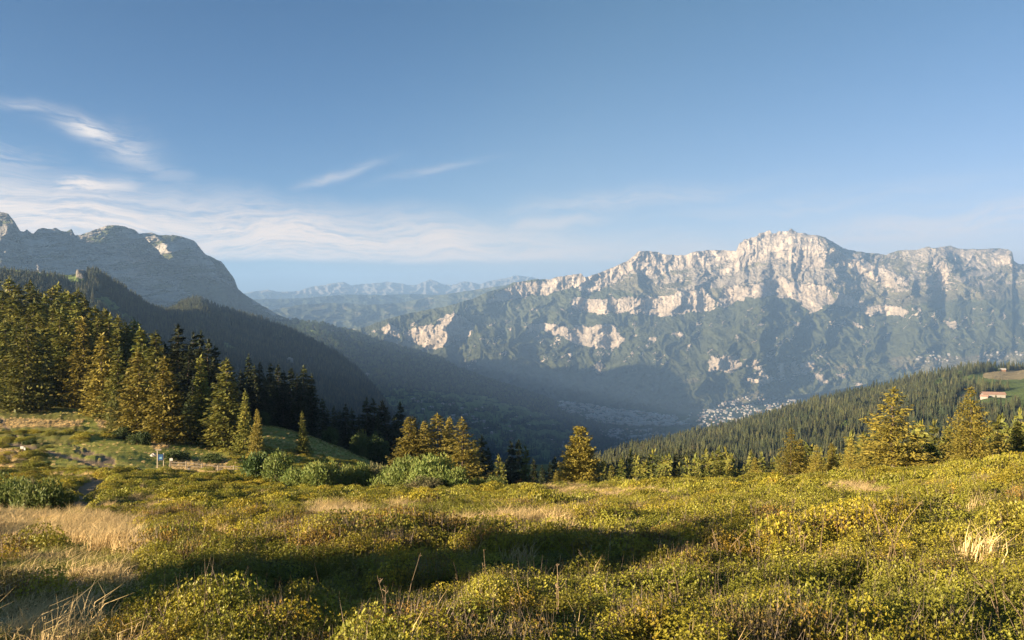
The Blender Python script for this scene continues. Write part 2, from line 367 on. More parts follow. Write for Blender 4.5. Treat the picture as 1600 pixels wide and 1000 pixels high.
crest = [(380,560,9500),(500,535,9500),(560,514,9600),(600,500,9700),(650,487,9900),(700,478,10000),(740,466,10200),(760,457,10300),(790,448,10500),(800,442,10600),(830,437,10700),(848,436,10800),
 (858,437,10800),(870,433,10800),(890,430,10800),(908,427,10800),(912,432,10850),(921,432,10850),(925,430,10850),(940,425,10900),(965,415,10950),(980,408,10950),(990,400,10950),(997,393,10950),
 (1005,392,11000),(1025,393,11000),(1035,397,11050),(1050,398,11100),(1070,399,11100),(1085,393,11100),(1110,391,11200),(1140,391,11200),(1150,393,11200),(1156,379,11100),(1160,378,11100),(1162,374,11100),(1170,373,11100),(1174,371,11100),
 (1183,369,11100),(1186,364,11100),(1195,363,11100),(1198,361,11100),(1203,360,11100),(1206,365,11100),(1212,365,11100),(1216,361,11100),(1226,362,11100),(1232,361,11100),(1236,356,11100),(1240,359,11100),(1246,364,11100),(1258,364,11150),
 (1264,367,11200),(1275,367,11200),(1290,371,11300),(1305,380,11400),(1318,388,11500),(1345,394,11700),(1385,398,11900),(1400,392,12000),(1412,390,12000),(1430,391,12000),(1452,385,12000),(1456,388,12000),(1470,386,12050),
 (1485,384,12100),(1497,388,12150),(1510,389,12200),(1535,389,12300),(1560,388,12400),(1575,389,12450),(1582,394,12450),(1584,407,12500),(1592,413,12550),(1600,412,12600),(1640,424,12700),(1700,430,12800),(1900,440,13000)]
base = [(380,640,8200),(560,640,8200),(700,628,8300),(850,632,8300),(1000,645,7700),(1100,640,7800),(1200,625,8300),(1300,610,8700),(1400,592,8900),(1500,585,9000),(1600,580,9200),(1900,580,9500)]
def fiz_mask(PX, PY, D):
    R, G, S = fiz_masks(PX, PY); return np.stack([R, G, S], -1)
fiz, fizP, fPX, fPY = relief('mountain', [base, crest], 380, 1850, 1250, [400], M_FIZ, 1.6, fiz_disp, fiz_slope, fiz_mask, (1.3, .6),
      'long pale limestone mountain range with sunlit cliffs beyond the valley town')

# --- grey massif on the left
def mass_slope(PX, PY):
    b = fbm((PX + (PY - 400) * .5) / 90, (PY + PX * .12 + 8 * fbm(PX / 60, PY / 40, 4, 3)) / 7.0, 61, 4, .55)
    cl = in_poly(PX, PY, [(210,360),(235,362),(270,395),(300,425),(350,425),(368,440),(372,458),(330,452),(290,445),(255,410),(225,385),(180,368),(150,368),(190,358)])
    return .55 + 1.5 * np.maximum(0, b) + 1.8 * smooth(smooth(cl.astype(float), 2, 0), 2, 1)
def mass_disp(PX, PY, D):
    d = asym(PX, PY, [(243,366),(256,384),(272,402)], 240, 26, 90) + asym(PX, PY, [(225,364),(236,380),(250,392)], 160, 14, 40) -70 * ridged((PX + (PY - 450) * .8) / 60, PY / 70, 66, 5, .55) - 34 * ridged((PX - PY * .3) / 12, PY / 14, 67, 5, .62) - 26 * ridged(PX / 40, (PY + PX * .15) / 4.5, 68, 3, .6)
    for ln, A, w in [([(180,352),(120,420),(60,470)], 200, 30), ([(12,333),(60,420),(100,480)], 200, 24), ([(285,370),(300,420),(280,480)], 120, 20), ([(235,363),(262,385)], 60, 9)]:
        d = d - A * np.exp(-seg_dist(PX, PY, ln) / w)
    return d
def mass_mask(PX, PY, D):
    jx = PX + 6 * fbm(PX / 16, PY / 12, 31, 4, .6); jy = PY + 5 * fbm(PX / 14, PY / 8, 48, 4, .6)
    G = np.zeros(PX.shape)
    for c in ([(150,372),(168,352),(210,356),(180,362),(185,372),(160,368)], [(225,415),(260,412),(290,425),(230,432)], [(290,430),(350,440),(400,478),(470,520),(400,520),(330,470),(280,450)], [(320,395),(355,415),(400,480),(385,470),(340,420)],
              [(230,365),(290,370),(270,378)]):
        G = np.maximum(G, in_poly(jx, jy, c))
    b = fbm((PX + (PY - 400) * .5) / 60, (PY + PX * .12) / 9.0, 69, 4, .55)
    G = np.maximum(G, b > .17)
    return np.stack([.9 - .8 * G, np.maximum(G, .6 * (b > .05)), np.zeros_like(G)], -1)
m_crest = [(-900,250,4200),(-600,270,4300),(-300,300,4500),(-100,320,4800),(0,331,5000),(12,333,5050),(22,345,5100),(32,361,5150),(38,362,5180),(42,358,5200),(47,363,5200),(52,365,5200),(60,358,5300),(68,356,5350),(80,358,5400),(86,356,5400),(95,361,5500),
 (105,362,5500),(112,358,5500),(117,368,5500),(130,366,5500),(150,358,5600),(168,352,5700),(180,352,5750),(195,354,5800),(210,359,5850),(217,365,5900),(235,363,6000),(250,368,6050),(270,367,6100),(285,370,6200),
 (303,376,6300),(322,398,6350),(345,408,6450),(355,420,6500),(367,437,6550),(372,452,6600),(380,458,6600),(410,478,6750),(440,494,6900),(470,507,7000),(520,525,7100),(600,550,7200)]
m_base = [(-900,560,2600),(0,560,3600),(200,560,4300),(400,560,5200),(600,620,6000)]
mass, massP, _, _ = relief('mountain', [m_base, m_crest], -900, 600, 900, [260], M_MASS, 1.8, mass_disp, mass_slope, mass_mask, (1.35, .6),
      'grey rocky massif in shade rising behind the conifer forest', base_sig=14)

# --- hills closing the valley, and far ranges
def gen_disp(A, lx, ly, seed): return lambda PX, PY, D: -A * ridged(PX / lx, PY / ly, seed, 4, .5)
def gen_mask(seed, r=0, g=.1, top=None):
    def f(PX, PY, D):
        n = fbm(PX / 22, PY / 7, seed, 4, .6); z = (HOR - PY) / F * D
        R = np.zeros(PX.shape) if top is None else sstep(z + 120 * n, top, top + 150); G = sstep(n, g, g + .12)
        return np.stack([R, G, 0 * G], -1)
    return f
relief('mountain', [[(300,500,20000),(560,500,20000),(950,480,20000)], [(360,464,24000),(385,457,24000),(400,455,24000),(420,453,24000),(440,456,24500),(465,455,24500),(480,450,25000),(490,447,25000),(505,446,25000),(520,442,25500),(537,440,25500),(548,446,25500),
        (570,443,26000),(590,442,26000),(604,440,26000),(625,443,26000),(645,446,26500),(660,441,26500),(673,436,26500),(690,443,26500),(705,446,26500),(722,440,26500),(735,440,26500),(750,444,26000),(770,438,26000),(790,434,26000),(810,430,26000),(830,433,26000),(860,440,26000),(950,450,26000)]],
       330, 950, 420, [60], M_FAR, 1.6, gen_disp(1100, 18, 12, 5), None, gen_mask(3, top=40), (1.2, .4), 'faint blue distant mountain range on the horizon past the grey massif')
relief('hill', [[(200,560,13500),(1000,560,13500)], [(340,485,16700),(390,468,16700),(470,466,17000),(540,460,17300),(600,461,17300),(650,459,17600),(700,462,17300),(770,452,17000),(860,447,17000),(1000,450,17000)]],
       340, 1000, 400, [80], M_FAR, .8, gen_disp(500, 40, 14, 6), None, gen_mask(13, g=.2), (1.3, .4), 'low hazy wooded hills below the distant blue range')
relief('hill', [[(250,600,10500),(1000,600,10500)], [(380,500,13000),(420,485,13000),(470,476,13500),(520,473,14000),(570,476,14000),(620,474,14500),(680,462,15000),(740,453,15500),(800,444,15500),(850,437,15500),(1000,437,15500)]],
       380, 1000, 420, [130], M_FIZ, .8, gen_disp(330, 50, 22, 7), None, gen_mask(23, g=.16), (1.3, .5), 'broad forested hill with scattered fields closing the end of the valley')

# --- wooded valley side on the left, beyond and in front
def w_disp(PX, PY, D): return -150 * ridged((PX - (PY - 500) * .9) / 70, PY / 90, 81, 4, .5)
def w_mask(PX, PY, D):
    jx = PX + 9 * fbm(PX / 20, PY / 8, 31, 4, .6); jy = PY + 4 * fbm(PX / 20, PY / 8, 48, 4, .6)
    n = fbm(PX / 26, PY / 7, 52, 4, .6)
    z = in_poly(jx, jy, [(620,605),(680,612),(760,620),(860,650),(930,700),(900,740),(760,700),(700,680),(600,655),(560,640)])
    G = z * (n > -.10)
    for c in ([(430,500),(500,512),(540,525),(520,530),(440,510)], [(545,512),(600,530),(580,538),(550,525)], [(350,535),(372,545),(355,548)], [(490,620),(530,628),(560,650),(520,645)]):
        G = np.maximum(G, in_poly(jx, jy, c) * (n > -.02))
    return np.stack([0 * G, G, 0 * G], -1)
w_curves = [[(300,820,1500),(600,790,1800),(800,790,2300),(960,770,3500),(1050,745,4400)], [(300,700,2400),(600,670,3000),(700,690,3300),(800,700,3700),(900,705,4700),(1000,706,5400)],
            [(300,600,3600),(500,590,4000),(600,612,4200),(700,630,4600),(800,650,5200),(870,664,5800),(950,685,6200),(1050,690,6000)],
            [(300,480,5200),(380,490,5300),(430,498,5400),(500,505,5500),(560,521,5600),(610,538,5700),(650,548,5800),(690,560,5900),(720,577,6000),(760,592,6100),(800,604,6200),(850,622,6400),(872,632,6500),(900,643,6600),(960,668,6800),(1050,690,6900)]]
wside, wP, _, _ = relief('hill', w_curves, 300, 1040, 700, [60, 90, 130], M_HILL, .7, w_disp, None, w_mask, (1.2, .9), 'blue shaded wooded valley side with pastures and hamlets low down')
def e_disp(PX, PY, D): return -70 * ridged((PX - (PY - 500) * .9) / 55, PY / 70, 83, 4, .5)
def e_mask(PX, PY, D):
    cr = np.interp(PX, [c[0] for c in e_crest], [c[1] for c in e_crest]); n = fbm(PX / 20, PY / 8, 53, 4, .6)
    G = (sstep(PX, 118, 105) * sstep(cr + 10 - PY, 0, 3)).astype(float)
    jx = PX + 6 * fbm(PX / 12, PY / 8, 31, 4, .6); jy = PY + 4 * fbm(PX / 12, PY / 8, 48, 4, .6)
    for c in ([(98,430),(130,428),(135,448),(118,450)], [(135,455),(170,465),(200,490),(230,520),(180,500),(150,480)], [(350,535),(372,545),(355,548)]):
        G = np.maximum(G, in_poly(jx, jy, c) * (n > -.1))
    R = in_poly(PX, PY, [(118,432),(119,419),(126,418),(134,421),(132,434),(127,436)]).astype(float)
    return np.stack([R, G, 0 * G], -1)
e_crest = [(-1500,250,2600),(-1100,300,2300),(-800,385,2000),(-600,405,1750),(-300,408,1700),(0,419,1800),(40,424,1850),(80,429,1900),(110,430,1950),(118,428,1960),(120,421,1960),(132,422,1960),(136,426,1980),(150,427,2000),(165,436,2050),(190,450,2150),(220,472,2300),(240,482,2400),  # unseen rise past the left frame edge, shaped to shade the valley slopes
           (258,488,2500),(275,482,2600),(290,472,2650),(310,467,2700),(325,474,2750),(345,483,2800),(365,488,2850),(385,493,2950),(420,503,3050),(460,519,3150),(520,548,3150),(555,574,3100),(590,612,3000),(620,655,2900),(660,712,2800),(720,790,2700),(880,860,2600)]
e_base = [(-1500,560,900),(-600,600,800),(0,620,750),(300,680,900),(600,760,1500),(720,850,1700),(880,900,2000)]
eside, eP, _, _ = relief('hill', [e_base, e_crest], -1500, 880, 1100, [170], M_HILL, .8, e_disp, None, e_mask, (1.25, .5), 'dark forested ridge descending behind the left conifers, grassy at its sunlit top', base_sig=16)
# --- wooded hill on the right
g_crest = [(900,743,1300),(960,716,1500),(1000,702,1600),(1060,688,1700),(1110,678,1750),(1160,664,1800),(1200,653,1850),(1260,634,1900),(1320,620,1950),(1380,605,2000),(1420,597,2000),(1470,585,2050),(1500,579,2050),(1540,575,2050),(1600,576,2050),(1700,574,2000),(2100,548,1900)]
g_mid = [(900,770,800),(1000,745,900),(1100,712,1050),(1200,690,1100),(1400,650,1150),(1600,622,1150),(2100,600,1000)]
g_base = [(900,900,380),(1200,880,330),(1600,850,300),(2100,800,280)]
gclear = [[(1495,590),(1530,583),(1560,580),(1600,578),(1650,580),(1650,606),(1600,606),(1570,608),(1540,608),(1505,602)], [(1508,634),(1545,617),(1575,608),(1600,602),(1650,602),(1650,640),(1600,642),(1545,648)],[(1455,690),(1475,672),(1490,668),(1490,680),(1465,700)],[(1500,612),(1530,608),(1520,632),(1500,640),(1485,650)]]
def g_mask(PX, PY, D):
    jx = PX + 3 * fbm(PX / 10, PY / 6, 31, 4, .6); jy = PY + 2 * fbm(PX / 10, PY / 6, 48, 4, .6)
    G = np.zeros(PX.shape)
    for c in gclear: G = np.maximum(G, in_poly(jx, jy, c))
    B = in_poly(jx, jy, [(1540,580),(1650,574),(1650,590),(1560,594),(1535,590)]) | in_poly(jx, jy, [(1500,615),(1515,612),(1510,625),(1495,640)]) | in_poly(jx, jy, gclear[2])
    return np.stack([0 * G, G, G * B], -1)
def g_disp(PX, PY, D): return -.05 * D * ridged((PX + (PY - 600)) / 90, PY / 60, 85, 3, .5)
ghill, gP, gPX, gPY = relief('hill', [g_base, g_mid, g_crest], 900, 2100, 700, [90, 130], M_HILL, 0, g_disp, None, g_mask, (1.3, .4), 'conifer covered hill with small sunlit clearings at the right edge')

# --- valley floor: one sheet out to the horizon
M_FLOOR = terrain_material('valley_ground', sc_f=.02, bump_d=6., forest=(.024, .036, .016), meadow=(.075, .10, .035), rock=(.3, .28, .25))
r = np.concatenate([[0, 1500], np.geomspace(3500, 11000, 150), [13000, 17000, 22000, 30000, 40000]]); th = np.linspace(0, 2 * math.pi, 361)[:-1]
R_, T_ = np.meshgrid(r, th, indexing='ij'); X = R_ * np.sin(T_); Y = R_ * np.cos(T_); Z = FLOOR + 8 * fbm(X / 900, Y / 900, 2, 3)
G = sstep(fbm(X / 420, Y / 420, 12, 4, .6), .0, .1)
me = mesh_np('valley_floor', np.stack([X, Y, Z], -1).reshape(-1, 3), grid_faces(len(r), 360, True), M_FLOOR, True, None, np.stack([0 * G, G, 0 * G], -1).reshape(-1, 3))
floor = tag(obj('valley_floor', me), 'flat valley floor of fields and groves under the mountain range', 'ground', kind='structure')
# ------------------------------------------------------------------ near ground: alpine meadow, one polar sheet round the camera
gd = [1, 3, 6.5, 10, 15, 22, 30, 40, 52, 66, 80, 100, 125, 150, 180, 220, 280, 360, 480, 650, 900]
gcols = {  # photo column -> photo rows of the ground at each depth above
 -500: [2400,1400,1000,905,858,832,815,800,785,772,755,730,700,670,640,612,575,540,505,560,640],
 0:    [2400,1400,1000,905,862,838,818,800,782,764,742,716,684,655,628,600,563,535,508,560,640],
 100:  [2400,1400,1000,905,862,838,818,800,782,764,742,716,684,655,628,602,568,541,516,570,650],
 200:  [2400,1400,1000,905,862,837,817,799,782,764,744,722,692,664,640,618,588,562,545,600,680],
 300:  [2400,1400,1000,903,860,835,814,796,780,765,750,732,708,686,668,650,630,618,630,680,740],
 400:  [2400,1400,1000,902,858,832,811,795,781,769,757,741,708,667,642,640,665,700,740,780,800],
 500:  [2400,1400,1000,900,855,829,808,794,781,770,760,747,718,692,678,690,730,770,800,820,830],
 600:  [2400,1400,1000,899,852,826,806,792,781,772,764,755,740,722,716,745,790,830,850,850,850],
 700:  [2400,1400,1000,897,849,822,803,790,781,774,768,762,765,785,815,850,880,880,880,880,870],
 850:  [2400,1400,1000,895,845,817,799,787,779,773,768,764,780,805,830,860,880,880,880,880,870],
 1000: [2400,1400,1000,892,840,811,793,782,775,770,767,768,790,815,838,860,880,880,880,880,870],
 1200: [2400,1400,1000,888,832,802,783,771,764,759,756,762,790,818,840,860,880,880,880,880,880],
 1400: [2400,1400,1000,882,822,790,769,755,746,741,742,760,795,825,850,880,900,920,930,940,940],
 1600: [2400,1400,1000,876,812,777,752,735,724,719,724,755,800,840,870,900,930,940,950,950,950],
 2100: [2400,1400,1000,866,796,757,728,706,692,688,700,745,800,850,880,900,940,950,950,950,950],
}
RR = np.geomspace(.6, 1400, 520); LR = np.log(RR)
cth = []; cz = []
for px in sorted(gcols):
    a = math.atan((px - 800) / F); D = np.array(gd, float); z = (HOR - np.array(gcols[px], float)) / F * D
    cth.append(a); cz.append(np.interp(LR, np.log(D / math.cos(a)), z))
def side(deg, f): cth.append(math.radians(deg)); cz.append(f(RR))
side(-75, lambda r: -1.6 - .14 * r**.97); side(-100, lambda r: -1.55 - .07 * r); side(-130, lambda r: -1.5 + .0 * r); side(-180.01, lambda r: -1.45 + .10 * r)
side(180, lambda r: -1.45 + .10 * r); side(130, lambda r: -1.45 + .06 * r); side(95, lambda r: -1.5 - .02 * r); side(65, lambda r: -1.6 - .10 * r)
o_ = np.argsort(cth); cth = np.array(cth)[o_]; cz = np.array(cz)[o_]
TH = np.concatenate([np.linspace(-math.pi, -.66, 110, endpoint=False), np.linspace(-.66, .66, 1000), np.linspace(.66, math.pi, 110)[1:]])
Tu = np.linspace(-math.pi, math.pi, 1441)
Zu = np.stack([np.interp(Tu, cth, cz[:, k]) for k in range(len(RR))], 0)      # r x theta
Zu = smooth(smooth(Zu, 9, 1), 7, 0)
def base_z(x, y):
    r = np.clip(np.hypot(x, y), RR[0], RR[-1]); t = np.arctan2(x, y)
    fi = (np.log(r) - LR[0]) / (LR[1] - LR[0]); fj = (t + math.pi) / (Tu[1] - Tu[0])
    i = np.clip(fi.astype(int), 0, len(RR) - 2); j = np.clip(fj.astype(int), 0, len(Tu) - 2); u = np.clip(fi - i, 0, 1); v = np.clip(fj - j, 0, 1)
    return (Zu[i, j] * (1 - v) + Zu[i, j + 1] * v) * (1 - u) + (Zu[i + 1, j] * (1 - v) + Zu[i + 1, j + 1] * v) * u
def project(x, y, z):
    yy = np.where(y > .5, y, np.nan); return 800 + F * x / yy, HOR - F * z / yy
def zones(x, y):
    """0..1 weights of what covers the meadow; polygons are anchored to the ground through the camera that surveyed them"""
    z = base_z(x, y); px, py = project(x, y, z); px = np.nan_to_num(px, nan=-9e3); py = np.nan_to_num(py, nan=9e3)
    n = fbm(x / 3.1, y / 3.1, 201, 4, .6); d = np.hypot(x, y)
    jx = px + 46 * n + 10 * fbm(x / .8, y / .8, 203, 3); jy = py + np.where(d < 40, 12, 4) * fbm(x / 2.3, y / 2.3, 202, 4, .6)
    straw = in_poly(jx, jy, [(-900,806),(0,806),(60,812),(150,812),(212,828),(222,900),(200,940),(215,1010),(190,1200),(150,3000),(-3000,3000),(-3000,806)]).astype(float)
    tall = in_poly(jx, jy, [(-900,806),(0,808),(150,812),(210,826),(215,880),(190,878),(90,850),(60,845),(-900,850)]).astype(float)
    for c in ([(470,800),(560,795),(585,825),(560,845),(500,835)], [(720,828),(800,815),(880,825),(885,848),(800,852),(725,845)], [(600,800),(640,800),(640,815),(610,818)], [(850,772),(1000,778),(1080,782),(1000,788),(870,784)],
              [(160,795),(210,785),(260,790),(290,803),(200,806)], [(1290,768),(1360,760),(1400,772),(1330,780)]):
        tall = np.maximum(tall, in_poly(jx, jy, c) * (n > -.12))
    jx2, jy2 = px + 8 * n, py + 3 * n
    path = np.zeros(x.shape)
    for ln, w in (([(-60,684),(0,692),(45,697),(90,709),(150,721),(200,733),(235,741),(270,742),(310,746)], 2.6), ([(148,762),(122,775),(130,790),(100,803)], 15), ([(-60,640),(0,655),(30,690)], 2.5), ([(90,730),(150,733),(200,735)], 2)):
        path = np.maximum(path, seg_dist(jx2, jy2 * 1.0, ln) < w)
    lawn = in_poly(jx2, jy2, [(60,715),(75,697),(160,690),(250,685),(300,690),(330,700),(360,712),(360,730),(300,740),(230,738),(160,735),(80,728),(50,722)]).astype(float)
    tr = seg_dist(jx2, jy2, [(105,622),(130,640),(140,660),(150,690)]) < 10
    lawn = np.maximum(lawn, tr)
    dry = np.zeros(x.shape)
    for c in ([(-200,700),(20,702),(40,715),(35,735),(-200,745)], [(75,738),(150,737),(155,750),(80,748)], [(225,690),(262,690),(266,705),(240,706)], [(270,712),(370,718),(370,745),(300,745),(262,735)], [(-200,655),(50,655),(130,660),(125,668),(-200,668)], [(150,660),(190,660),(185,670),(155,672)]):
        dry = np.maximum(dry, in_poly(jx2, jy2, c))
    dirt = np.zeros(x.shape)
    for c in ([(242,742),(300,742),(320,750),(262,752)], [(100,690),(180,715),(210,735),(190,735),(140,718)], ):
        dirt = np.maximum(dirt, in_poly(jx2, jy2, c) * (n > -.05))
    path = np.maximum(path, dirt)
    flank = in_poly(jx2, jy2, [(380,630),(430,640),(520,680),(620,712),(640,745),(420,732),(380,725),(330,690)]).astype(float)
    shade_grass = (((py < 700) & (px < 330) & (d > 90)) | (d > 240)).astype(float)
    behind = (y < 3).astype(float)
    return dict(straw=straw, tall=tall, path=path, lawn=np.maximum(lawn, 0), dry=dry, flank=flank, shade=shade_grass, behind=behind, px=px, py=py, n=n, d=d)
def bumps(x, y, Zn):
    d = Zn['d']; sh = (1 - Zn['path']) * (1 - .8 * Zn['lawn']) * (1 - .45 * Zn['straw']) * (1 - .6 * Zn['flank'])
    fade = sstep(d, 1.5, 5)
    h = .30 * fbm(x / 2.6, y / 2.6, 301, 3) + .42 * fbm(x / 7, y / 7, 302, 3) + .10 * fbm(x / .7, y / .7, 303, 2)
    big = 1.1 * fbm(x / 28, y / 28, 304, 3) * sstep(d, 15, 60)
    return fade * h * (.25 + .75 * sh) + big - .12 * Zn['path']
RG, TG = np.meshgrid(RR, TH, indexing='ij'); X = RG * np.sin(TG); Y = RG * np.cos(TG)
Zn = zones(X, Y); BZ = bumps(X, Y, Zn); Z = base_z(X, Y) + BZ
GB = BZ
def ground_z(x, y):
    x = np.atleast_1d(np.asarray(x, float)); y = np.atleast_1d(np.asarray(y, float)); return base_z(x, y) + bumps(x, y, zones(x, y))
grass_m = bpy.data.materials.new('meadow_soil'); grass_m.use_nodes = True; T = NT(grass_m.node_tree)
b = T.n['Principled BSDF']; b.inputs['Roughness'].default_value = .95; b.inputs['Specular IOR Level'].default_value = .1
P_ = T.new('ShaderNodeNewGeometry').outputs['Position']; A_ = T.new('ShaderNodeAttribute', attribute_name='mask'); S_ = T.new('ShaderNodeSeparateColor', {0: A_.outputs['Color']})
nf = T.noise(P_, 6, 5, .65); nm = T.noise(P_, .6, 5, .6); nb_ = T.noise(P_, .09, 3, .6)
g0 = T.mix(T.ramp(nm, .35, .65), (.07, .07, .022), (.12, .11, .035))                                   # under the shrubs
g0 = T.mix(T.m('MULTIPLY', T.ramp(nb_, .5, .62), .5), g0, (.10, .07, .03))
gl = T.mix(T.ramp(nm, .35, .7), (.24, .27, .055), (.33, .29, .08)); gs = T.mix(T.ramp(nf, .3, .7), (.20, .155, .075), (.30, .23, .12))
gp = T.mix(T.ramp(nf, .3, .7), (.20, .145, .09), (.30, .225, .15))
c = T.mix(S_.outputs[0], g0, gl); c = T.mix(S_.outputs[1], c, gs); c = T.mix(S_.outputs[2], c, gp)
T.l.new(c, b.inputs['Base Color'])
T.l.new(T.new('ShaderNodeBump', {'Height': T.m('ADD', nf, nm), 'Distance': .12, 'Strength': .9}).outputs[0], b.inputs['Normal'])
msk = np.stack([np.maximum(Zn['lawn'], .75 * Zn['flank']), np.maximum(Zn['dry'], np.maximum(Zn['straw'], .8 * Zn['tall'])), Zn['path']], -1)
msk[..., 0] = np.maximum(msk[..., 0], .35 * Zn['shade'])
me = mesh_np('ground', np.stack([X, Y, Z], -1).reshape(-1, 3), grid_faces(len(RR), len(TH)), grass_m, True, None, msk.reshape(-1, 3))
ground = tag(obj('ground', me), 'sloping alpine meadow ground with shrubs, straw grass and a dirt path', 'ground', kind='structure')
def place(px, D):
    x = (px - 800) / F * D; return float(x), float(D), float(ground_z(x, D)[0])
def hit(px, py, targets):
    """first terrain point seen through a pixel of the photograph"""
    d = Vector(((px - 800) / F, 1, (HOR - py) / F)); best = None
    for o in targets:
        ok, loc, nrm, idx = o.ray_cast(Vector((0, 0, 0)), d.normalized(), distance=90000)
        if ok and (best is None or loc.length < best.length): best = loc.copy()
    return best

# ------------------------------------------------------------------ haze
hm = bpy.data.materials.new('air'); hm.use_nodes = True; T = NT(hm.node_tree); T.n.remove(T.n['Principled BSDF'])
v = T.new('ShaderNodeVolumePrincipled', {'Color': (.31, .51, .84, 1), 'Density': 5.9e-5, 'Anisotropy': .1})
T.l.new(v.outputs[0], T.n['Material Output'].inputs['Volume'])
hv = np.array([[x, y, z] for x in (-42000, 42000) for y in (-42000, 42000) for z in (FLOOR - 14, 1180)])
me = mesh_np('haze', hv, np.array([[0,1,3,2],[4,6,7,5],[0,4,5,1],[2,3,7,6],[0,2,6,4],[1,5,7,3]]), hm, False)
tag(obj('haze', me), 'pale blue haze filling the valley air', 'haze', kind='stuff')
# ------------------------------------------------------------------ plants: materials
def leaf_mat(name, c1, c2, c3=None, trans=.3, rough=.6, f=.35, patch=None, spread=.35, vary=.7):
    """leaf colour varies from place to place and from plant to plant"""
    m = bpy.data.materials.new(name); m.use_nodes = True; T = NT(m.node_tree)
    b = T.n['Principled BSDF']; b.inputs['Roughness'].default_value = rough; b.inputs['Specular IOR Level'].default_value = .25
    P = T.new('ShaderNodeNewGeometry').outputs['Position']; rnd = T.new('ShaderNodeObjectInfo').outputs['Random']
    n = T.noise(P, f, 3, .6); k = T.ramp(n, .5 - spread / 2, .5 + spread / 2)
    c = T.mix(k, c1, c2)
    if c3:
        k3 = T.ramp(T.noise(P, f * 6, 2, .5), .55, .72); c = T.mix(T.m('MULTIPLY', k3, .8), c, c3)
    v = T.m('MULTIPLY_ADD', rnd, vary, 1 - vary / 2); vv = T.new('ShaderNodeCombineColor', {0: v, 1: v, 2: v}).outputs[0]
    c = T.mix(1.0, c, vv, 'MULTIPLY')
    if patch: c = T.mix(T.m('MULTIPLY', T.ramp(T.noise(P, patch[1], 3, .6), patch[2], patch[3]), .85), c, patch[0])
    T.l.new(c, b.inputs['Base Color'])
    if trans:
        tr = T.new('ShaderNodeBsdfTranslucent', {'Color': c}); mx = T.new('ShaderNodeMixShader', {0: trans, 1: b.outputs[0], 2: tr.outputs[0]})
        T.l.new(mx.outputs[0], T.n['Material Output'].inputs[0])
    return m
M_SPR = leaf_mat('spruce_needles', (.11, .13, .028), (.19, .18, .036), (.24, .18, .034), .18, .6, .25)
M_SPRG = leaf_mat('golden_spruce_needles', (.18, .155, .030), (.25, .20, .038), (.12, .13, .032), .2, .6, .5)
M_SPRD = leaf_mat('shaded_spruce_needles', (.022, .032, .013), (.045, .052, .017), None, .12, .6, .2)  # darker copy of the needles: shade put into the colour of shadowed spruces
M_FOR = leaf_mat('forest_spruce', (.024, .034, .013), (.062, .066, .022), (.085, .075, .03), .1, .7, .012, None, .35, 1.2)
M_BARK = leaf_mat('bark', (.06, .045, .032), (.11, .085, .065), None, 0, .95, 3)
M_BUSH = leaf_mat('alder_leaves', (.11, .155, .036), (.17, .20, .05), (.22, .20, .06), .3, .6, .6)
M_BUSHY = leaf_mat('yellow_green_leaves', (.14, .16, .035), (.20, .20, .05), None, .35, .6, .6)
M_BUSHD = leaf_mat('dark_green_leaves', (.05, .085, .025), (.085, .11, .03), None, .25, .6, .6)
M_RED = leaf_mat('reddening_leaves', (.13, .075, .03), (.17, .10, .045), None, .3, .6, .8)
M_HEATH = leaf_mat('bilberry_leaves', (.23, .21, .024), (.36, .30, .032), (.36, .23, .025), .3, .5, .22, ((.14, .15, .03), .13, .52, .64), .3)
M_HEATHR = leaf_mat('browning_bilberry', (.19, .14, .035), (.26, .16, .03), (.14, .11, .03), .25, .6, .5)
M_HEATHG = leaf_mat('alpenrose_leaves', (.21, .215, .03), (.32, .29, .04), (.19, .15, .03), .3, .45, .22)
M_STRAW = leaf_mat('straw_grass', (.52, .38, .18), (.64, .49, .25), (.34, .29, .11), .35, .7, .5)
M_GREENG = leaf_mat('green_grass', (.17, .19, .045), (.28, .25, .07), (.36, .29, .12), .35, .7, .4)
M_STALK = leaf_mat('dead_stalks', (.16, .11, .06), (.26, .19, .12), None, .1, .8, 1.5)
M_TWIG = leaf_mat('grey_twigs', (.12, .09, .06), (.24, .19, .15), None, 0, .9, 1.5)

def tube(pts, rad, n=6):
    """tapered tube along pts -> V, F"""
    pts = np.array(pts, float); V = []; up = np.array([0, 0, 1.0])
    for i, p in enumerate(pts):
        t = pts[min(i + 1, len(pts) - 1)] - pts[max(i - 1, 0)]; t /= np.linalg.norm(t) + 1e-9
        a = np.cross(t, up if abs(t[2]) < .9 else np.array([1.0, 0, 0])); a /= np.linalg.norm(a); b = np.cross(t, a)
        for k in range(n):
            w = 2 * math.pi * k / n; V.append(p + rad[i] * (math.cos(w) * a + math.sin(w) * b))
    F_ = grid_faces(len(pts), n, True)
    return np.array(V), F_
def join(parts):
    V = []; F_ = []; o = 0
    for v, f in parts: V.append(v); F_.append(f + o); o += len(v)
    return np.concatenate(V), np.concatenate(F_)
def blades(C, A, B, taper=.35):
    """leaf shaped quads: base C, length vector A, half width vector B -> diamond-like quads"""
    v = np.stack([C - B * taper, C + A * .45 - B, C + A, C + A * .45 + B], 1) if taper < 1 else np.stack([C - B, C + B, C + A + B, C + A - B], 1)
    return v.reshape(-1, 3), np.arange(len(C) * 4).reshape(-1, 4)
def unit(v): return v / (np.linalg.norm(v, axis=-1, keepdims=True) + 1e-9)

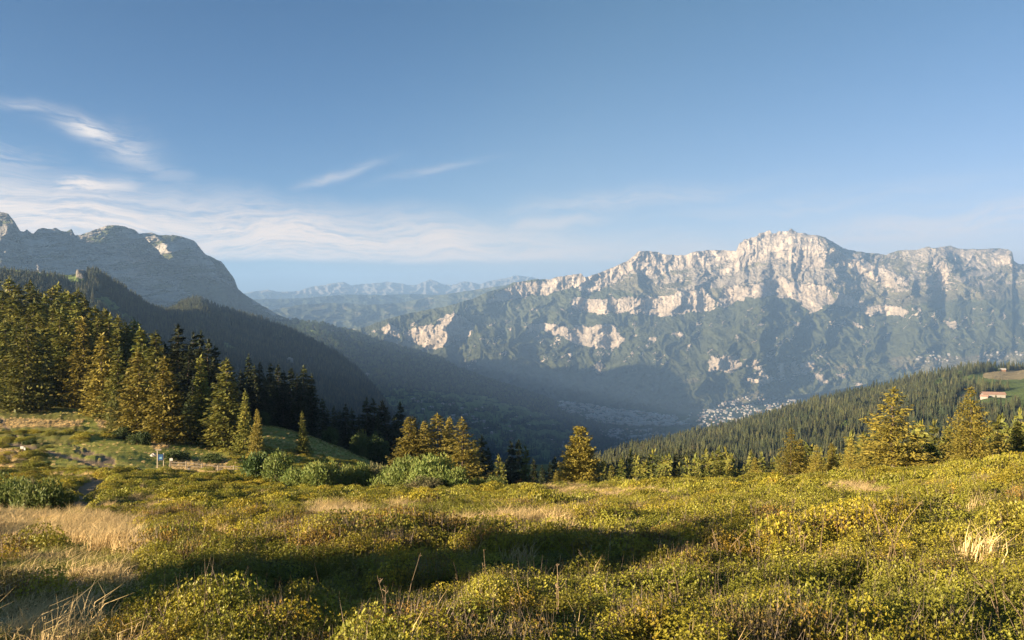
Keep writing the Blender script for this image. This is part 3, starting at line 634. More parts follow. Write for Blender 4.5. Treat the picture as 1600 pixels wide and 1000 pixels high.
def spruce_crown(seed, H, R, whorls, nb, nf, fl, fw, ragged=.3, droop=.35, base=.05, expo=.85, gaps=0.):
    g = np.random.default_rng(seed); C = []; A = []; B = []
    for i in range(whorls):
        t = (i + g.uniform(-.3, .3)) / whorls; h = base * H + (1 - base) * H * np.clip(t, 0, .985)
        L0 = R * (1 - t)**expo * (0.75 + .35 * math.sin(i * 1.9 + seed)**2) + .05 * R
        n = max(4, int(round(nb * (1 - .5 * t)))); a0 = g.uniform(0, 6.28)
        for k in range(n):
            if g.random() < gaps: continue
            az = a0 + k * 2 * math.pi / n + g.normal(0, .22); L = L0 * g.uniform(1 - ragged, 1 + ragged)
            m = max(3, int(nf * L / R + 2)); s = g.random(m)**.75
            dz = -droop * L * s + .32 * L * s**2.4 * g.uniform(.6, 1.2) + (.35 * L * s if t > .85 else 0)
            dirv = np.array([math.cos(az), math.sin(az), 0]); side_ = np.array([-math.sin(az), math.cos(az), 0])
            wd = (.30 * L * (1 - s) + .06 * R) * g.normal(0, 1, m)
            c = dirv * (L * s)[:, None] + side_ * wd[:, None]; c[:, 2] += h + dz + g.normal(0, .03 * R, m)
            q = g.uniform(.3, 1, m)[:, None]
            a = unit(dirv * .9 + side_ * (np.sign(wd) * g.uniform(.1, 1.1, m))[:, None] + np.stack([0 * s, 0 * s, g.normal(-.12, .38, m)], 1)) * fl * (.6 + .6 * q)
            nrm = unit(np.stack([g.normal(0, .6, m), g.normal(0, .6, m), np.ones(m)], 1)); b = unit(np.cross(a, nrm)) * fw * (.7 + .6 * q)
            C.append(c - a * .4); A.append(a); B.append(b)
    top = np.stack([g.normal(0, .02 * R, 14), g.normal(0, .02 * R, 14), H * g.uniform(.93, 1.0, 14)], 1)
    C.append(top); A.append(np.stack([g.normal(0, .3, 14) * fl, g.normal(0, .3, 14) * fl, np.full(14, fl)], 1)); B.append(np.stack([g.normal(0, 1, 14), g.normal(0, 1, 14), np.zeros(14)], 1) * fw * .5)
    return blades(np.concatenate(C), np.concatenate(A), np.concatenate(B))
def trunk_mesh(name, seed, H, r):
    g = np.random.default_rng(seed + 99); z = np.linspace(-.6, H * .97, 7)
    pts = [(g.normal(0, .01 * H) if i else 0, g.normal(0, .01 * H) if i else 0, zz) for i, zz in enumerate(z)]
    V, F_ = tube(pts, np.linspace(r, r * .12, 7), 7)
    return mesh_np(name, V, F_, M_BARK)
def crown_mesh(name, vf, mat): return mesh_np(name, vf[0], vf[1], mat, False)

# a few grown forms, each used at several sizes
SPR = {}
def spruce_kind(key, mat, H, R, *a, **k):
    SPR[key] = (crown_mesh('spruce_crown', spruce_crown(hash(key) % 1 + sum(map(ord, key)), H, R, *a, **k), mat), trunk_mesh('spruce_trunk', sum(map(ord, key)), H, .022 * H), H)
spruce_kind('gold_full', M_SPRG, 8.0, 2.75, 34, 13, 92, 0.27, 0.063, ragged=.22, droop=.25, base=.02, expo=.62)
spruce_kind('gold_a', M_SPRG, 8.0, 2.3, 29, 11, 59, 0.27, 0.063, ragged=.38, droop=.15, base=.03, expo=.75, gaps=.12)
spruce_kind('gold_b', M_SPRG, 8.0, 2.6, 27, 10, 59, 0.28, 0.063, ragged=.45, droop=.1, base=.02, expo=.9, gaps=.18)
spruce_kind('gold_wide', M_SPRG, 8.0, 3.3, 29, 11, 64, 0.28, 0.063, ragged=.42, droop=.12, base=.02, expo=1.05, gaps=.12)
spruce_kind('tall_a', M_SPR, 18., 4.5, 34, 10, 30, 0.74, 0.180, ragged=.3, droop=.45, base=.04, expo=.8)
spruce_kind('tall_b', M_SPR, 18., 3.6, 36, 9, 28, 0.74, 0.180, ragged=.35, droop=.5, base=.05, expo=.75, gaps=.08)
spruce_kind('tall_c', M_SPR, 18., 5.4, 32, 10, 33, 0.79, 0.180, ragged=.35, droop=.35, base=.03, expo=.85, gaps=.05)
spruce_kind('warm_a', M_SPRG, 16., 4.4, 32, 10, 30, 0.72, 0.173, ragged=.32, droop=.4, base=.03, expo=.8, gaps=.05)
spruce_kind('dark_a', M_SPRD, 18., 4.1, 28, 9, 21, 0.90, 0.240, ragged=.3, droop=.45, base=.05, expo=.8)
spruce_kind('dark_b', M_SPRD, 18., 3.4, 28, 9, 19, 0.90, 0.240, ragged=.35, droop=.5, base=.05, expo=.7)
spruce_kind('line_a', M_SPR, 15., 3.3, 22, 8, 13, 1.02, 0.285, ragged=.3, droop=.4, base=.05, expo=.85)
spruce_kind('line_b', M_SPR, 15., 2.6, 22, 7, 13, 0.96, 0.270, ragged=.35, droop=.45, base=.05, expo=.75)
rr_ = random.Random(5); NTREE = [0]; LATER = []
def spruce(kind, px, D, H, label, group=None, name='spruce_tree', wide=1.0, z=None):
    cm, tm, H0 = SPR[kind]; s = H / H0; x, y, zz = place(px, D)
    if z is not None: zz = z
    o = bpy.data.objects.new(name, None); COL.objects.link(o); o.location = (x, y, zz - .15); o.empty_display_size = .5
    o.rotation_euler = (rr_.gauss(0, .015), rr_.gauss(0, .015), rr_.uniform(0, 6.28)); o.scale = (s * wide, s * wide, s)
    if isinstance(label, tuple): LATER.append((label[0], o, label[1])); label = 'spruce'
    tag(o, label, 'tree', group); c = obj('crown', cm, o); c['kind'] = 'stuff'; obj('trunk', tm, o); NTREE[0] += 1
    return o
def by_rows(kind, px, top, D, label, group=None, wide=1.0, **k):
    """tree whose foot stands on the ground at depth D and whose tip reaches the given photo row"""
    x, y, z = place(px, D); H = (HOR - top) / F * D - z
    return spruce(kind, px, D, H, label, group, wide=wide, **k)

# the golden young spruces along the edge of the meadow
by_rows('gold_full', 905, 664, 100, 'dense golden spruce standing alone at the middle of the meadow rim', wide=1.05)
by_rows('gold_a', 643, 649, 97, 'golden spruce on the outer edge of the trio, its foot behind the alder bushes', wide=1.3)
by_rows('gold_a', 664, 656, 103, 'slim half hidden golden spruce between its two larger neighbours', wide=.9)
by_rows('gold_b', 687, 646, 98, 'broad golden spruce in the middle of the group, crown forked at the top', wide=1.3)
by_rows('gold_a', 702, 650, 101, 'narrow golden spruce pressed against the broad one in the group', wide=.7)
by_rows('gold_b', 722, 652, 92, 'ragged golden spruce with bare spike of a top, by the round alder bush', wide=1.15)
by_rows('gold_b', 1393, 604, 74, 'tall ragged golden spruce with a thin bare top on the meadow rim', wide=1.4)
by_rows('gold_a', 1428, 676, 76, 'short bushy golden spruce tucked beside the tall ragged one')
by_rows('gold_wide', 1517, 602, 71, 'broadest golden spruce, cone shaped with wide skirts, near the frame edge', wide=.95)
by_rows('gold_wide', 1558, 672, 74, 'low golden spruce leaning on the skirts of the broadest spruce', wide=.9)
by_rows('gold_b', 1234, 668, 84, 'slender golden spruce with a pointed spire left of the mixed thicket', wide=.95)
by_rows('gold_a', 1252, 684, 86, 'small golden spruce just behind the slender pointed one', wide=.9)
by_rows('gold_a', 1180, 712, 92, 'little yellowish spruce alone beside the low green shrubs', wide=.95)
by_rows('gold_wide', 1274, 694, 82, 'round topped young spruce in the thicket, half in shade', wide=.9)
by_rows('gold_a', 1300, 690, 84, 'thin young spruce in the middle of the thicket', wide=.8)
by_rows('gold_b', 1330, 684, 80, 'olive young spruce in the thicket beside the tall ragged tree', wide=.85)
by_rows('gold_a', 1352, 694, 78, 'bushy young spruce at the foot of the tall ragged tree', wide=1.0)
by_rows('tall_a', 1590, 655, 76, 'dark green spruce cut by the frame edge behind red shrubs', wide=1.2)
by_rows('tall_c', 1575, 690, 73, 'low dark spruce between the broad golden one and the frame edge', wide=1.4)
by_rows('gold_a', 401, 637, 118, 'small thin golden spruce alone on the shaded grass flank', wide=.6)
by_rows('tall_b', 474, 642, 128, 'small dark spruce alone in the shade of the grass flank', wide=.9)
by_rows('line_a', 215, 690, 100, 'tiny spruce sapling by the wooden notice board') if False else None
by_rows('gold_a', 869, 736, 88, 'tiny green sapling spruce beside the lone golden spruce', wide=1.0)
# front row of the conifer wood on the left
front = [('warm_a', 214, 547, 132, 1.0, 'golden lit spruce at the forest corner above the dirt path'), ('warm_a', 258, 556, 128, 1.0, 'pointed golden spruce next to the forest corner, left half lit'),
         ('tall_c', 38, 488, 150, .95, 'huge old spruce at the forest edge with the grass track beside it'), ('tall_a', 352, 561, 128, 1.08, 'broad bright spruce with a double top at the end of the front row'),
         ('tall_b', 316, 556, 132, .85, 'slim dark spruce just before the broad double topped one'), ('warm_a', 160, 522, 146, .9, 'narrow golden spruce where the grass track enters the wood'),
         ('tall_a', 186, 545, 142, 1.0, 'green spruce mixed with broadleaf shrubs at its foot'), ('tall_a', 245, 518, 150, 1.0, 'bright green spruce rising just behind the golden corner tree'),
         ('tall_b', 222, 513, 156, 1.0, 'tallest green spruce behind the golden corner tree'), ('tall_b', 383, 610, 124, .8, 'short shaded spruce at the outer end of the front row'),
         ('dark_a', 286, 510, 168, 1.05, 'dark round topped spruce standing clear against the blue slope'), ('tall_c', 96, 480, 168, .9, 'large green spruce behind the clearing, upper half lit'),
         ('tall_b', 68, 500, 160, .8, 'slim spruce beside the huge old one, lit on one side'), ('warm_a', 128, 497, 162, .85, 'pale lit spruce over the dark gap in the wood'),
         ('tall_a', 8, 500, 158, 1.0, 'spruce cut by the frame edge beside the huge old one')]
for k, px, top, D, w, lb in front: by_rows(k, px, top, D * (1.1 if px < 200 else 1), lb, wide=w * 1.15)
_o = 'first second third fourth fifth sixth seventh eighth ninth tenth eleventh twelfth thirteenth fourteenth fifteenth sixteenth seventeenth eighteenth nineteenth'.split()
_t = {20: ('twentieth', 'twenty'), 30: ('thirtieth', 'thirty'), 40: ('fortieth', 'forty'), 50: ('fiftieth', 'fifty'), 60: ('sixtieth', 'sixty'), 70: ('seventieth', 'seventy')}
ORD = ['leftmost'] + [(_o[n - 1] if n < 20 else _t[n // 10 * 10][0] if n % 10 == 0 else _t[n // 10 * 10][1] + '-' + _o[n % 10 - 1]) for n in range(2, 80)]
def ordinal(lst, i, what):
    xs = sorted(q[0] for q in lst if q[0] > 0)
    if lst[i][0] <= 0: return None
    k = xs.index(lst[i][0]); return (ORD[0] + ' of the ' if k == 0 else ORD[k] + ' from the left of the ') + what
rows_ = [(14,434,260),(32,447,240),(44,440,270),(54,452,235),(62,455,250),(72,462,225),(80,449,260),(92,443,265),(100,455,240),(110,458,230),(122,453,250),(136,466,230),(146,480,205),(118,470,215),(20,462,220),(4,455,230),(50,470,205),(84,474,200),(-14,430,260),(-30,440,240),(-50,430,250)
         ,(164,484,215),(174,492,205),(154,490,200),(184,494,200),(196,505,195),(206,500,210),(132,500,190),(108,505,185),(26,480,190),(60,490,185),(-10,470,190),(-40,480,180)]
for i, (px, top, D) in enumerate(rows_):
    by_rows(('tall_a', 'tall_b', 'tall_c', 'tall_b')[i % 4], px, top, D, ordinal(rows_, i, 'tall green spruces of the dense wood above the track') or 'green spruce of the dense wood, beyond the frame edge', 'spruces of the dense wood', wide=rr_.uniform(.9, 1.25))
L_ = [(302,522,176),(312,520,180),(326,533,176),(338,540,172),(296,545,165),(270,540,170),(332,560,165),(275,575,150),(300,590,145),(330,600,140),(345,585,150),(364,590,150)]
for i, (px, top, D) in enumerate(L_):
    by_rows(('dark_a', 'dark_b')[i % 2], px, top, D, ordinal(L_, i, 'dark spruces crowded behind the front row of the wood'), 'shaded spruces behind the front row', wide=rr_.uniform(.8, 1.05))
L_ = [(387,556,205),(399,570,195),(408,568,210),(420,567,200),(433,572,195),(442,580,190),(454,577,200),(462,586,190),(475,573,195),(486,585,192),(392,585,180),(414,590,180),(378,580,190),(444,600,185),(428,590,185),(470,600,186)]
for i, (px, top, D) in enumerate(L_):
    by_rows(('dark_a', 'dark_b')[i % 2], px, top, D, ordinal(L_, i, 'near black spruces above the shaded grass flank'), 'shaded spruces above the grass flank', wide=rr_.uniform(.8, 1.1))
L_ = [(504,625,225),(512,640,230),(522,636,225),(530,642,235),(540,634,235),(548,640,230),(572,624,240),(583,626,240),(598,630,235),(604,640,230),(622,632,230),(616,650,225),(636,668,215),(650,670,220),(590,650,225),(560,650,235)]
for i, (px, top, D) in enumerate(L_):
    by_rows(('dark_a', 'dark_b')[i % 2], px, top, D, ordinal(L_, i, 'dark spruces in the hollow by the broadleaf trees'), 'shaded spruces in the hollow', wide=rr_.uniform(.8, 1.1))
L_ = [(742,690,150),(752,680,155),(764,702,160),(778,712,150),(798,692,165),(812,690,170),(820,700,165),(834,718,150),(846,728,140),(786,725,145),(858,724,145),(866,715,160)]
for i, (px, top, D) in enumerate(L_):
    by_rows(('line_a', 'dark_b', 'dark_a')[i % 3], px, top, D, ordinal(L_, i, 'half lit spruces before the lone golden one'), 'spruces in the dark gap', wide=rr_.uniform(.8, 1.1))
# the line of spruces just below the rim in the middle
r2 = random.Random(11); LINE = 'spruces below the meadow rim'
for i in range(74):
    px = 940 + i * 3.75 + r2.uniform(-2.5, 2.5); lit = r2.random() < .5  # some unlit spruces take the darker needles, shade carried by colour
    top = np.interp(px, [940, 985, 1010, 1040, 1060, 1100, 1115, 1140, 1200, 1240], [725, 712, 708, 712, 708, 700, 702, 712, 712, 700]) + r2.uniform(-8, 22); D = r2.uniform(125, 185)
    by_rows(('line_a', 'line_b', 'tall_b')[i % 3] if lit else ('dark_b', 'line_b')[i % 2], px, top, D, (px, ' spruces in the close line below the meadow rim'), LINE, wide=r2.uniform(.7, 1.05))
for i in range(40):
    px = 1210 + i * 10.5 + r2.uniform(-4, 4); top = np.interp(px, [1200, 1300, 1450, 1650], [706, 690, 668, 640]) + r2.uniform(-10, 22); D = r2.uniform(115, 170)
    by_rows(('line_a', 'line_b', 'tall_b')[i % 3], px, top, D, (px, ' olive spruces filling the drop behind the golden trees'), 'spruces behind the golden rim trees', wide=r2.uniform(.8, 1.15))

for g_ in (LINE, 'spruces behind the golden rim trees'):
    for k, (px, o, w) in enumerate(sorted((q for q in LATER if q[1]['group'] == g_), key=lambda q: q[0])):
        o['label'] = (ORD[0] + ' of the' if k == 0 else ORD[k] + ' from the left of the') + w
# ------------------------------------------------------------------ shrubs and broadleaf trees
def bush_mesh(seed, R, H, n, ll, lw, mat, upright=.7):
    g = np.random.default_rng(seed); nc = 26; a = g.uniform(0, 6.28, nc); q = np.sqrt(g.random(nc)) * R * .72
    cx, cy = q * np.cos(a), q * np.sin(a); ch = H * (1 - .45 * (q / R)**2) * g.uniform(.55, 1.0, nc); cr = R * g.uniform(.22, .38, nc)
    k = g.integers(0, nc, n); d = unit(g.normal(0, 1, (n, 3))) * (g.random(n)**.4)[:, None] * cr[k][:, None]
    C = np.stack([cx[k], cy[k], np.maximum(ch[k] - cr[k] * .8, H * .12)], 1) + d * np.array([1, 1, 1.25])
    low = g.random(n) < .3; C[low, 2] = C[low, 2] * g.random(low.sum()); C[:, 2] = np.maximum(C[:, 2], .02)
    A = unit(d * (1 - upright) + np.array([0, 0, upright]) * np.linalg.norm(d, axis=1, keepdims=True).mean() + g.normal(0, .35, (n, 3)) * cr.mean()) * ll * g.uniform(.6, 1.3, (n, 1))
    B = unit(np.cross(A, g.normal(0, 1, (n, 3)))) * lw
    st = [tube([(0, 0, -.3), (cx[i] * .4, cy[i] * .4, ch[i] * .45), (cx[i], cy[i], ch[i] * .9)], [.03 * R, .02 * R, .006 * R], 4) for i in range(nc)]
    return crown_mesh('shrub_foliage', blades(C, A, B), mat), mesh_np('shrub_stems', *join(st), M_BARK)
BUSH = {'alder': bush_mesh(1, 1.6, 2.1, 4200, .20, .04, M_BUSH), 'alder_b': bush_mesh(2, 1.9, 1.7, 4200, .19, .04, M_BUSH), 'grey': bush_mesh(3, 1.6, 1.8, 3400, .2, .035, leaf_mat('grey_green_leaves', (.16, .16, .07), (.23, .20, .09), (.24, .17, .09), .3, .6, .8)),
        'dark': bush_mesh(4, 1.6, 1.8, 3200, .22, .05, M_BUSHD), 'red': bush_mesh(5, 1.6, 1.4, 3000, .18, .04, M_RED), 'yellow': bush_mesh(6, 1.7, 2.6, 3600, .24, .06, M_BUSHY, .3), 'round': bush_mesh(7, 1.7, 2.8, 3800, .26, .06, M_BUSHD, .2)}
def bush(kind, px, D, wpx, hpx, label, name='alder_bush', cat='bush', group=None):
    if 71 < D < 95 and px < 720: wpx *= 1.25; hpx *= 1.12
    x, y, z = place(px, D); fm, sm = BUSH[kind]; R0 = 1.75; s = wpx * D / F / 2 / R0; h = hpx * D / F / {'alder': 2.1, 'alder_b': 1.9, 'grey': 1.9, 'dark': 1.9, 'red': 1.5, 'yellow': 2.7, 'round': 2.9}[kind]
    o = bpy.data.objects.new(name, None); COL.objects.link(o); o.location = (x, y, z - .1); o.rotation_euler = (0, 0, rr_.uniform(0, 6.28)); o.scale = (s, s, h)
    tag(o, label, cat, group); f = obj('foliage', fm, o); f['kind'] = 'stuff'; obj('stems', sm, o)
    return o
bl = [('alder', 62, 38, 104, 72, 'big bright green bush beside the bare bend of the path'), ('alder_b', 12, 42, 100, 66, 'green bush at the frame edge above the straw grass'), ('dark', 22, 55, 90, 40, 'dark low bush behind the bright green bush by the path'),
      ('alder_b', 95, 46, 46, 34, 'small leaning bush on the path side of the bright bush'), ('grey', 48, 50, 40, 44, 'grey green upright bush showing over the bright bush'),
      ('dark', 408, 84, 58, 44, 'dark green alder bush at the outer end of the alder thicket'), ('alder', 436, 82, 56, 50, 'tall green alder bush second in the thicket'), ('alder_b', 470, 80, 60, 36, 'low spreading alder bush in the thicket with the bare twigs behind'),
      ('alder', 500, 79, 60, 42, 'full green alder bush in the middle of the thicket'), ('grey', 528, 86, 54, 38, 'greyish bush with pale seed heads in the thicket'), ('alder', 556, 82, 54, 40, 'pale green alder bush where the grass flank ends'),
      ('grey', 584, 84, 50, 42, 'brownish bush with bare twigs next to the flank foot'), ('alder_b', 610, 80, 56, 40, 'wide alder bush left of the golden trio'), ('alder', 640, 78, 66, 52, 'tall rounded alder bush at the foot of the golden trio'),
      ('alder', 674, 76, 76, 56, 'largest alder bush, covering the feet of the golden spruces'), ('alder_b', 706, 74, 50, 38, 'low alder bush under the ragged golden spruce'), ('grey', 662, 72, 60, 26, 'low pale bush in front of the largest alder'),
      ('alder', 775, 88, 44, 30, 'neat green bush between the golden group and the reddish bush'), ('alder_b', 745, 90, 34, 22, 'small dark edged bush in the shadow of the golden group'), ('red', 812, 96, 34, 22, 'reddish brown bush on the rim'), ('grey', 832, 97, 28, 24, 'pale green bush against the reddish bush'),
      ('alder', 965, 92, 40, 30, 'green bush just beyond the lone golden spruce'), ('grey', 992, 90, 42, 30, 'greyish green bush second beyond the lone golden spruce'), ('dark', 1012, 92, 30, 22, 'darker round bush on the rim before the spruce line'), ('alder_b', 1040, 90, 30, 22, 'small round green bush in front of the spruce line'),
      ('grey', 1064, 92, 34, 18, 'flat grey shrub in front of the spruce line'), ('red', 1082, 94, 36, 24, 'brownish red shrub in front of the spruce line'), ('alder', 1112, 93, 36, 20, 'low green shrub near the little yellowish spruce'), ('alder_b', 1146, 92, 40, 20, 'flat bright shrub beside the little yellowish spruce'),
      ('dark', 1446, 76, 50, 40, 'dark shrub in the gap between the two tallest golden spruces'), ('red', 1474, 71, 50, 10, 'red leaved low shrub under the broadest spruce'), ('red', 1520, 68, 64, 9, 'red leaved ground shrub before the broadest spruce'), ('red', 1562, 68, 50, 9, 'dull red ground shrub near the frame edge'),
      ('dark', 275, 112, 60, 14, 'dark green low shrub patch above the notice board'), ('dark', 330, 112, 50, 14, 'low green shrub patch below the broad double topped spruce'), ('dark', 220, 122, 44, 22, 'dark juniper like shrub under the golden corner spruce'), ('dark', 190, 128, 40, 20, 'dark shrub where grass meets the golden corner tree'),
      ('yellow', 565, 172, 30, 44, 'yellow green sunlit broadleaf tree in the shaded hollow'), ('round', 590, 170, 44, 52, 'rounded dark broadleaf tree beside the yellow green one'), ('round', 560, 166, 30, 34, 'dark bushy broadleaf tree in front of the yellow green one'), ('round', 515, 180, 30, 26, 'dark rounded tree on the grass flank crest'),
      ('yellow', 622, 150, 18, 30, 'small yellow lit sapling at the foot of the golden trio'), ('round', 410, 172, 26, 24, 'teal shaded bush under the black looking spruces'), ('round', 300, 146, 34, 60, 'broadleaf tree in deep shade inside the front row'), ('yellow', 178, 140, 26, 54, 'light green broadleaf sapling leaning on the golden spruces'),
      ('dark', 46, 116, 24, 8, 'small dark bush on the far lawn'), ('dark', 72, 96, 20, 7, 'little bush beside the dirt track on the lawn')]
for k, px, D, w, h, lb in bl:
    tree_ = 'tree' in lb.split(' in ')[0].split(' beside')[0] and k in ('yellow', 'round') or 'sapling' in lb
    bush(k, px, D, w, h, lb, 'broadleaf_tree' if tree_ else ('ground_shrub' if 'shrub' in lb else 'alder_bush'), 'tree' if tree_ else ('shrub' if 'shrub' in lb else 'bush'))

# trees out of the frame to the side of the sun: they throw the long shadows over the meadow
def shade_tree(px, py, L, H, kind='tall_c', wide=1.0, off=0.0):
    """stands L metres sunward of the meadow point seen at (px, py)"""
    h_ = hit(px, py, [ground])
    if h_ is None: return
    x = h_.x + math.sin(SUN_AZ) * L + math.cos(SUN_AZ) * off; y = h_.y + math.cos(SUN_AZ) * L - math.sin(SUN_AZ) * off; z = float(ground_z(x, y)[0])
    cm, tm, H0 = SPR[kind]; s = H / H0
    o = bpy.data.objects.new('spruce_tree', None); COL.objects.link(o); o.location = (x, y, z - .1); o.scale = (s * wide, s * wide, s); o.rotation_euler = (0, 0, rr_.uniform(0, 6))
    tag(o, 'spruce standing out of view sunward of the meadow', 'tree', 'spruces sunward of the meadow'); obj('crown', cm, o)['kind'] = 'stuff'; obj('trunk', tm, o)
    # print('shade tree', round(x,1), round(y,1), round(z,1), 'tip over', round(z + H - (h_.z + L * math.tan(SUN_EL)), 1))
bpy.context.view_layer.update()
SHADE = [(40, 985, 26, 8.5), (130, 975, 30, 8.5), (240, 965, 27, 7.5), (340, 925, 30, 9), (430, 915, 33, 9.5), (520, 905, 34, 10), (610, 900, 36, 10), (700, 900, 38, 10.5), (790, 895, 40, 10.5), (900, 885, 44, 11), (1180, 835, 60, 12), (1010, 872, 50, 11)]
for a in SHADE: shade_tree(*a)

# ------------------------------------------------------------------ scattering by geometry nodes
def scatter(name, P, scl, rotz, src, label, cat='plants', idx=None, tilt=None):
    """one object: copies of the source plants standing at the points P"""
    me = bpy.data.meshes.new(name + '_points'); me.vertices.add(len(P)); me.vertices.foreach_set('co', np.asarray(P, np.float32).ravel())
    rot = np.zeros((len(P), 3), np.float32); rot[:, 2] = rotz
    if tilt is not None: rot[:, :2] = tilt
    sc3 = np.asarray(scl, np.float32); sc3 = np.stack([sc3] * 3, 1) if sc3.ndim == 1 else sc3
    for nm, dt in (('rot', rot), ('scl', sc3)):
        a = me.attributes.new(nm, 'FLOAT_VECTOR', 'POINT'); a.data.foreach_set('vector', dt.ravel())
    a = me.attributes.new('idx', 'INT', 'POINT'); a.data.foreach_set('value', (idx if idx is not None else rng.integers(0, len(src), len(P))).astype(np.int32))
    o = obj(name, me); tag(o, label, cat, kind='stuff')
    c = bpy.data.collections.new(name + '_kinds')
    for i, m in enumerate(src):
        s = bpy.data.objects.new('%s_kind_%02d' % (name, i), m); c.objects.link(s)
    ng = bpy.data.node_groups.new(name, 'GeometryNodeTree'); ng.interface.new_socket('Geometry', in_out='INPUT', socket_type='NodeSocketGeometry'); ng.interface.new_socket('Geometry', in_out='OUTPUT', socket_type='NodeSocketGeometry')
    n = ng.nodes; l = ng.links; gi = n.new('NodeGroupInput'); go = n.new('NodeGroupOutput')
    ci = n.new('GeometryNodeCollectionInfo'); ci.inputs['Collection'].default_value = c; ci.inputs['Separate Children'].default_value = True; ci.inputs['Reset Children'].default_value = True
    ip = n.new('GeometryNodeInstanceOnPoints'); ip.inputs['Pick Instance'].default_value = True
    def na(nm, t):
        q = n.new('GeometryNodeInputNamedAttribute'); q.data_type = t; q.inputs['Name'].default_value = nm
        return [s for s in q.outputs if s.enabled and s.name == 'Attribute'][0]
    l.new(gi.outputs[0], ip.inputs['Points']); l.new(ci.outputs[0], ip.inputs['Instance']); l.new(na('idx', 'INT'), ip.inputs['Instance Index'])
    l.new(na('rot', 'FLOAT_VECTOR'), ip.inputs['Rotation']); l.new(na('scl', 'FLOAT_VECTOR'), ip.inputs['Scale']); l.new(ip.outputs[0], go.inputs[0])
    md = o.modifiers.new('scatter', 'NODES'); md.node_group = ng
    return o

# ---- ground cover of the meadow
def rosette_clump(seed, R, H, n, leaf, lw, mat, twigs=0, nl=5):
    g = np.random.default_rng(seed); a = g.uniform(0, 6.28, n); q = np.sqrt(g.random(n)) * R
    z = H * np.sqrt(np.clip(1 - (q / R)**2, 0.03, 1)) * g.uniform(.35, 1.08, n)
    c = np.stack([q * np.cos(a), q * np.sin(a), z], 1); c[:, :2] += g.normal(0, .04 * R, (n, 2))
    up = unit(np.stack([c[:, 0] / R * .7, c[:, 1] / R * .7, np.ones(n)], 1) + g.normal(0, .25, (n, 3)))
    e1 = unit(np.cross(up, g.normal(0, 1, (n, 3)))); e2 = np.cross(up, e1); C = []; A = []; B = []
    for k in range(nl):
        w = 2 * math.pi * k / nl + g.uniform(-.4, .4, n); rad = e1 * np.cos(w)[:, None] + e2 * np.sin(w)[:, None]
        A_ = unit(rad + up * g.uniform(.2, 1.1, (n, 1))) * leaf * g.uniform(.7, 1.3, (n, 1)); B_ = unit(np.cross(A_, up)) * lw
        C.append(c - up * leaf * .2); A.append(A_); B.append(B_)
    V, F_ = blades(np.concatenate(C), np.concatenate(A), np.concatenate(B)); mi = np.zeros(len(F_), int)
    if twigs:
        ta = g.uniform(0, 6.28, twigs); tq = g.random(twigs) * R; tc = np.stack([tq * np.cos(ta), tq * np.sin(ta), 0 * ta], 1)
        tA = np.stack([g.normal(0, .25, twigs), g.normal(0, .25, twigs), np.ones(twigs)], 1) * (H * g.uniform(.8, 1.35, (twigs, 1))); tB = unit(np.cross(tA, g.normal(0, 1, (twigs, 3)))) * lw * .28
        v2, f2 = blades(tc, tA, tB, .9); F_ = np.concatenate([F_, f2 + len(V)]); V = np.concatenate([V, v2]); mi = np.concatenate([mi, np.ones(len(f2), int)])
    return mesh_np('clump', V, F_, [mat, M_TWIG], False, mi)
def tuft(seed, n, R, H, w, mat, lean=.35, head=False):
    g = np.random.default_rng(seed); a = g.uniform(0, 6.28, n); q = np.sqrt(g.random(n)) * R; C = np.stack([q * np.cos(a), q * np.sin(a), 0 * q - .02], 1)
    d = np.stack([g.normal(.12, lean, n), g.normal(0, lean, n), np.ones(n)], 1); A = unit(d) * H * g.uniform(.45, 1.1, (n, 1)); B = unit(np.cross(A, g.normal(0, 1, (n, 3)))) * w
    # two segment blade, the upper half bending over
    M = C + A * .55; T_ = C + A + np.stack([g.normal(.1, .25, n), g.normal(0, .22, n), -np.abs(g.normal(.05, .12, n))], 1) * H
    V = np.stack([C - B, C + B, M + B * .8, M - B * .8, T_], 1).reshape(-1, 3); i = np.arange(n)[:, None] * 5
    return mesh_np('tuft', V, [i + np.array([[0, 1, 2, 3]]), i + np.array([[3, 2, 4]])], mat, False)
def stalk(seed, n, R, H, r):
    g = np.random.default_rng(seed); P = []
    for i in range(n):
        a = g.uniform(0, 6.28); q = R * g.random(); x, y = q * math.cos(a), q * math.sin(a); h = H * g.uniform(.5, 1.1); lx, ly = g.normal(0, .22) * h, g.normal(0, .16) * h
        P.append(tube([(x, y, -.03), (x + lx * .4, y + ly * .4, h * .55), (x + lx, y + ly, h)], [r, r * .8, r * .45], 4))
        for k in range(3):
            t = g.uniform(.75, 1.0); b0 = np.array([x + lx * t, y + ly * t, h * t]); P.append(tube([b0, b0 + np.array([g.normal(0, .05), g.normal(0, .05), g.uniform(.02, .07)]) * H * .8], [r * .8, r * .9], 3))
    V, F_ = join(P); return mesh_np('stalks', V, F_, M_STALK)
def sector(D0, D1, per_m2, pxl=-120, pxr=1720):
    """random points on the meadow between two depths, only where the lens (plus a margin) looks"""
    A = (pxr - pxl) / F * (D1**2 - D0**2) / 2; n = int(A * per_m2); D = np.sqrt(rng.uniform(D0**2, D1**2, n)); px = rng.uniform(pxl, pxr, n)
    x = (px - 800) / F * D; return x, D
near_k = [rosette_clump(i, .28, (.24, .22, .20, .26, .16)[i], (330, 330, 170, 370, 200)[i], .018, .0064, (M_HEATH, M_HEATHG, M_HEATHR, M_HEATH, M_HEATH)[i], twigs=(14, 18, 70, 8, 60)[i]) for i in range(5)]
mid_k = [rosette_clump(10 + i, .5, .30, 430, .033, .0115, (M_HEATH, M_HEATHG, M_HEATHR, M_HEATH)[i], twigs=(24, 16, 90, 50)[i], nl=4) for i in range(4)]
